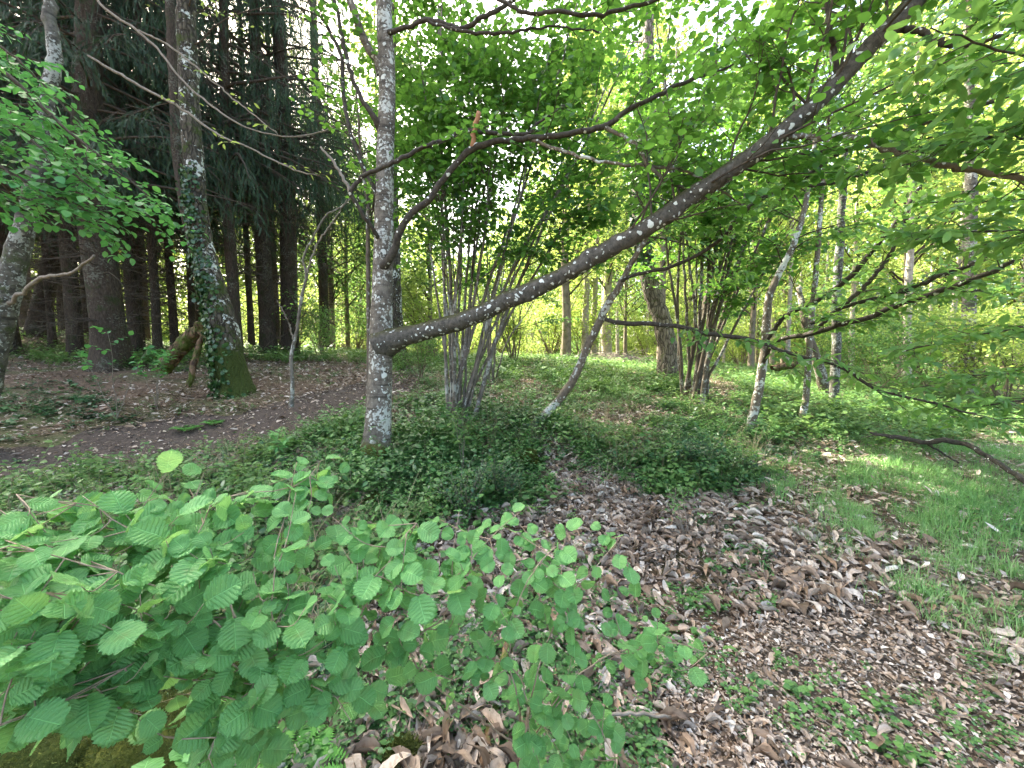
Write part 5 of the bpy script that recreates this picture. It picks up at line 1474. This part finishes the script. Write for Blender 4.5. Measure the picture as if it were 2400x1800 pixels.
# ------------------------------------------------------------------ background wood
def tree_meshes(seed, h, crown0, crownr, r0, leaf_s, nb, dens, leaf_m, bark, bush=False, upj=.6):
    z = np.linspace(0, h, 40); w = rng.normal(0, .02 * h / 10, (6, 2))
    off = smooth_path(np.concatenate((np.zeros((1, 2)), np.cumsum(w, 0) * 1.6)), 40)
    p = np.concatenate((off, z[:, None] - .1), 1); ra = r0 * (1 - .8 * z / h)
    mt = MB(); rough_tube(mt, p, ra, 10, .1, flare=.4, flare_h=.2, knots=3)
    if bush:
        mt = MB(); n = 9; a = rng.uniform(0, 6.28, n)
        b0 = grow(rng.normal(0, .08, (n, 3)) * np.array((1, 1, 0)), np.stack((np.cos(a) * .5, np.sin(a) * .5, np.ones(n)), -1), rng.uniform(.6, 1, n) * h, 10, .07, 0)
        r_0 = taper(np.full(n, r0), 10, .3); mt.tubes(b0, r_0, 6)
        st, dr, r_, t = spawn(b0, r_0, nb, .15, 1, (.6, 1.1), .2, .0)
    else:
        i0 = int(40 * crown0 / h); st, dr, r_, t = spawn(p[None, i0:], ra[None, i0:], nb, 0, 1, (.7, 1.25), 0, .15)
    ln = crownr * rng.uniform(.55, 1.15, len(st)) * (1.05 - .6 * t)
    b = grow(st, dr, ln, 8, .13, .03); br = taper(np.minimum(r_ * .45, .05), 8, .25)
    mw = MB(); mw.tubes(b, br, 5)
    st, dr, r_, t = spawn(b, br, 7, .2, 1, (.5, 1.1), .4, .03); b2 = grow(st, dr, rng.uniform(.3, .9, len(st)) * crownr * .4, 5, .15, 0)
    r2 = taper(np.minimum(r_ * .6, .012), 5, .4); mw.tubes(b2, r2, 3)
    st, dr, r_, t = spawn(b2, r2, 3, .2, 1, (.5, 1.1), .5, 0); b3 = grow(st, dr, rng.uniform(.2, .5, len(st)), 3, .15, 0)
    ml = MB()
    for pp, kk in ((b3, dens), (b2, dens)):
        pos, R = leaf_on(pp, kk, .1, .2, upj); pos = pos + rng.normal(0, leaf_s * .6, pos.shape)
        ml.scatter(leaf_small(.42, .12), pos, R, rng.uniform(.6, 1.2, len(pos)) * leaf_s, rng.random(len(pos)))
    return mt.mesh('trunk', bark), mw.mesh('branches', M['twig']), ml.mesh('crown', leaf_m)


TREES = [tree_meshes(1, 15, 3.0, 3.6, .17, .16, 46, 5, M['far_leaf'], M['bg_bark']),
         tree_meshes(2, 17, 4.0, 3.2, .14, .16, 42, 5, M['far_leaf'], M['bg_pale']),
         tree_meshes(3, 12, 2.4, 3.0, .12, .15, 40, 5, M['far_leaf_dark'], M['bg_bark']),
         tree_meshes(4, 19, 6.0, 3.0, .15, .15, 34, 4, M['far_leaf'], M['bg_pale'])]
BUSH = [tree_meshes(5, 3.6, 0, 1.6, .025, .10, 5, 3, M['far_leaf'], M['bg_bark'], True),
        tree_meshes(6, 2.8, 0, 1.6, .02, .09, 4, 3, M['far_leaf_dark'], M['bg_bark'], True),
        tree_meshes(7, 5.0, 0, 1.4, .03, .11, 5, 4, M['far_leaf'], M['bg_bark'], True)]


def put(kind, var, px, d, label, rz, sc=1.0, group=None, name=None, wpx=None, lean=(0, 0)):
    x = (px - 1106) / FPX * d; y = d
    c = np.array((x, y, float(gz(x, y)) - .03))
    set_ = TREES if kind == 'tree' else BUSH
    rt = thing(name or ('woodland_tree' if kind == 'tree' else 'woodland_bush'), c, label, 'tree' if kind == 'tree' else 'bush', group)
    for nm, me in zip(('trunk' if kind == 'tree' else 'stems', 'branches', 'crown' if kind == 'tree' else 'leaves'), set_[var]):
        o = bpy.data.objects.new(nm, me); COL.objects.link(o); o.parent = rt
        if wpx and nm == 'trunk':
            b = [.17, .14, .12, .15][var]; s = wpx / FPX * d / 2 / (b * sc); o.scale = (s, s, 1)
    rt.rotation_euler = (lean[0], lean[1], rz); rt.scale = (sc, sc, sc)
    return rt


put('tree', 0, 1222, 19, 'dark straight mossy trunk in the sunlit gap beneath the low limb', .5, wpx=22)
put('tree', 1, 1262, 21, 'first of the pale trunks right of the dark straight trunk beneath the low limb', 1.5, wpx=16)
put('tree', 1, 1283, 22.5, 'second thin pale trunk beneath the low limb, in front of the brush pile', 2.5, wpx=14)
put('tree', 1, 1312, 24, 'brownish thicker trunk seen just left of the curved tree', 3.5, wpx=24)
put('tree', 3, 1700, 17, 'pale thin trunk behind the young chestnut in the sunny clearing', 1.0, wpx=9)
put('tree', 3, 1960, 16, 'pale trunk between the pale grey tree and the right edge', 2.0, wpx=16)
put('tree', 2, 930, 17, 'slim tree with light crown behind the coppiced hazel stems', 2.4, wpx=10)
put('tree', 2, 720, 20, 'slim tree in the bright gap between the spruces and the lichened tree', 4.0, wpx=12)
k = 0
GT = 'young broadleaf trees deep in the sunlit wood'; GB = 'bushes filling the sunlit wood'
LT = 'slender broadleaf tree with yellow green leaves deep in the sunlit wood'; LB = 'yellow green leafy bush deep in the sunlit wood'
tspots = []
for d_, n_, lo, hi in ((18, 7, 1350, 2500), (23, 5, 560, 840), (24, 13, -200, 2500), (30, 20, -200, 2500), (34, 9, 700, 1700), (38, 26, -300, 2600), (48, 22, -300, 2600)):
    for q in range(n_):
        px_ = lo + (hi - lo) * (q + rng.random()) / n_
        if 860 < px_ < 1180 and d_ < 35: continue
        tspots.append((px_, d_ * rng.uniform(.9, 1.1)))
for px_, d_ in tspots:
    if px_ < 620 and d_ < 42: continue
    k += 1; put('tree', int(rng.integers(0, 4)), px_, d_, LT, rng.random() * 6, rng.uniform(.8, 1.15), GT)
for d_, n_, lo, hi in ((16, 6, 650, 2500), (20, 10, -100, 800), (21, 12, 800, 2500), (27, 18, -100, 2500), (34, 20, -100, 2500), (44, 20, -200, 2600)):
    for q in range(n_):
        px_ = lo + (hi - lo) * (q + rng.random()) / n_
        if d_ < 20 and 1150 < px_ < 1550: continue
        if px_ < 640 and d_ < 26: continue
        put('bush', int(rng.integers(0, 3)), px_, d_ * rng.uniform(.9, 1.1), LB, rng.random() * 6, rng.uniform(.8, 1.3), GB)
put('bush', 1, 1900, 11, 'mid green bush right of the pale grey straight tree', 1.0, .8)
put('bush', 1, 2010, 12, 'dark green ivy wrapped bush beside the right edge trunk', 2.0, 1.0)
put('bush', 0, 2180, 10, 'leafy bush against the right edge behind the chestnut sprays', 3.0, .9)
put('bush', 1, 700, 14, 'bush with arching bare stems between the last spruce and the lichened tree', 4.0, .7)
put('bush', 1, 905, 9.5, 'low dark bush at the end of the dirt path behind the lichened tree', 5.0, .45)

# far mass of the wood
n_ = 220000
a = RAD(1) * rng.uniform(-75, 75, n_); rr_ = rng.uniform(55, 75, n_)
x, y = rr_ * np.sin(a), rr_ * np.cos(a)
top = 25 + 9 * fbm(a * 9 + 30, 0 * a + 3, 12, 3) * 2
top = np.where((np.degrees(a) > -18) & (np.degrees(a) < 10), top * .85, top)
z = gz(x, y) + rng.random(n_) ** 1.15 * top
dens = vnoise(a * 40, z * .45, 4); kp = dens > .12
pos = np.stack((x, y, z), -1)[kp]
mb = MB(); mb.scatter(leaf_small(.45, .1), pos, tilt_frames(len(pos), .8), rng.uniform(.3, .7, len(pos)), rng.random(len(pos)))
o = mb.obj('far_wood_foliage', M['far_leaf']); tag(o, 'far wall of yellow green foliage closing off the wood', 'foliage', kind='stuff')

# brush pile
n_ = 260; c = P(1345, 768, 17.5)
st = c + rng.normal(0, 1, (n_, 3)) * np.array((1.3, .8, .0)); st[:, 2] = gz(st[:, 0], st[:, 1]) + rng.uniform(.0, .45, n_) * np.exp(-((st[:, 0] - c[0]) / 1.4) ** 2)
a = rng.uniform(0, 6.28, n_); b = grow(st, np.stack((np.cos(a), np.sin(a) * .5, rng.normal(0, .12, n_)), -1), rng.uniform(.6, 1.8, n_), 6, .1)
mb = MB().tubes(b, taper(rng.uniform(.006, .025, n_), 6, .4), 5)
o = mb.obj('brush_pile', M['pale_twig']); tag(o, 'heap of cut brown branches on the sunlit floor behind the curved tree', 'brush pile')
print('verts', sum(len(m.vertices) for m in bpy.data.meshes))
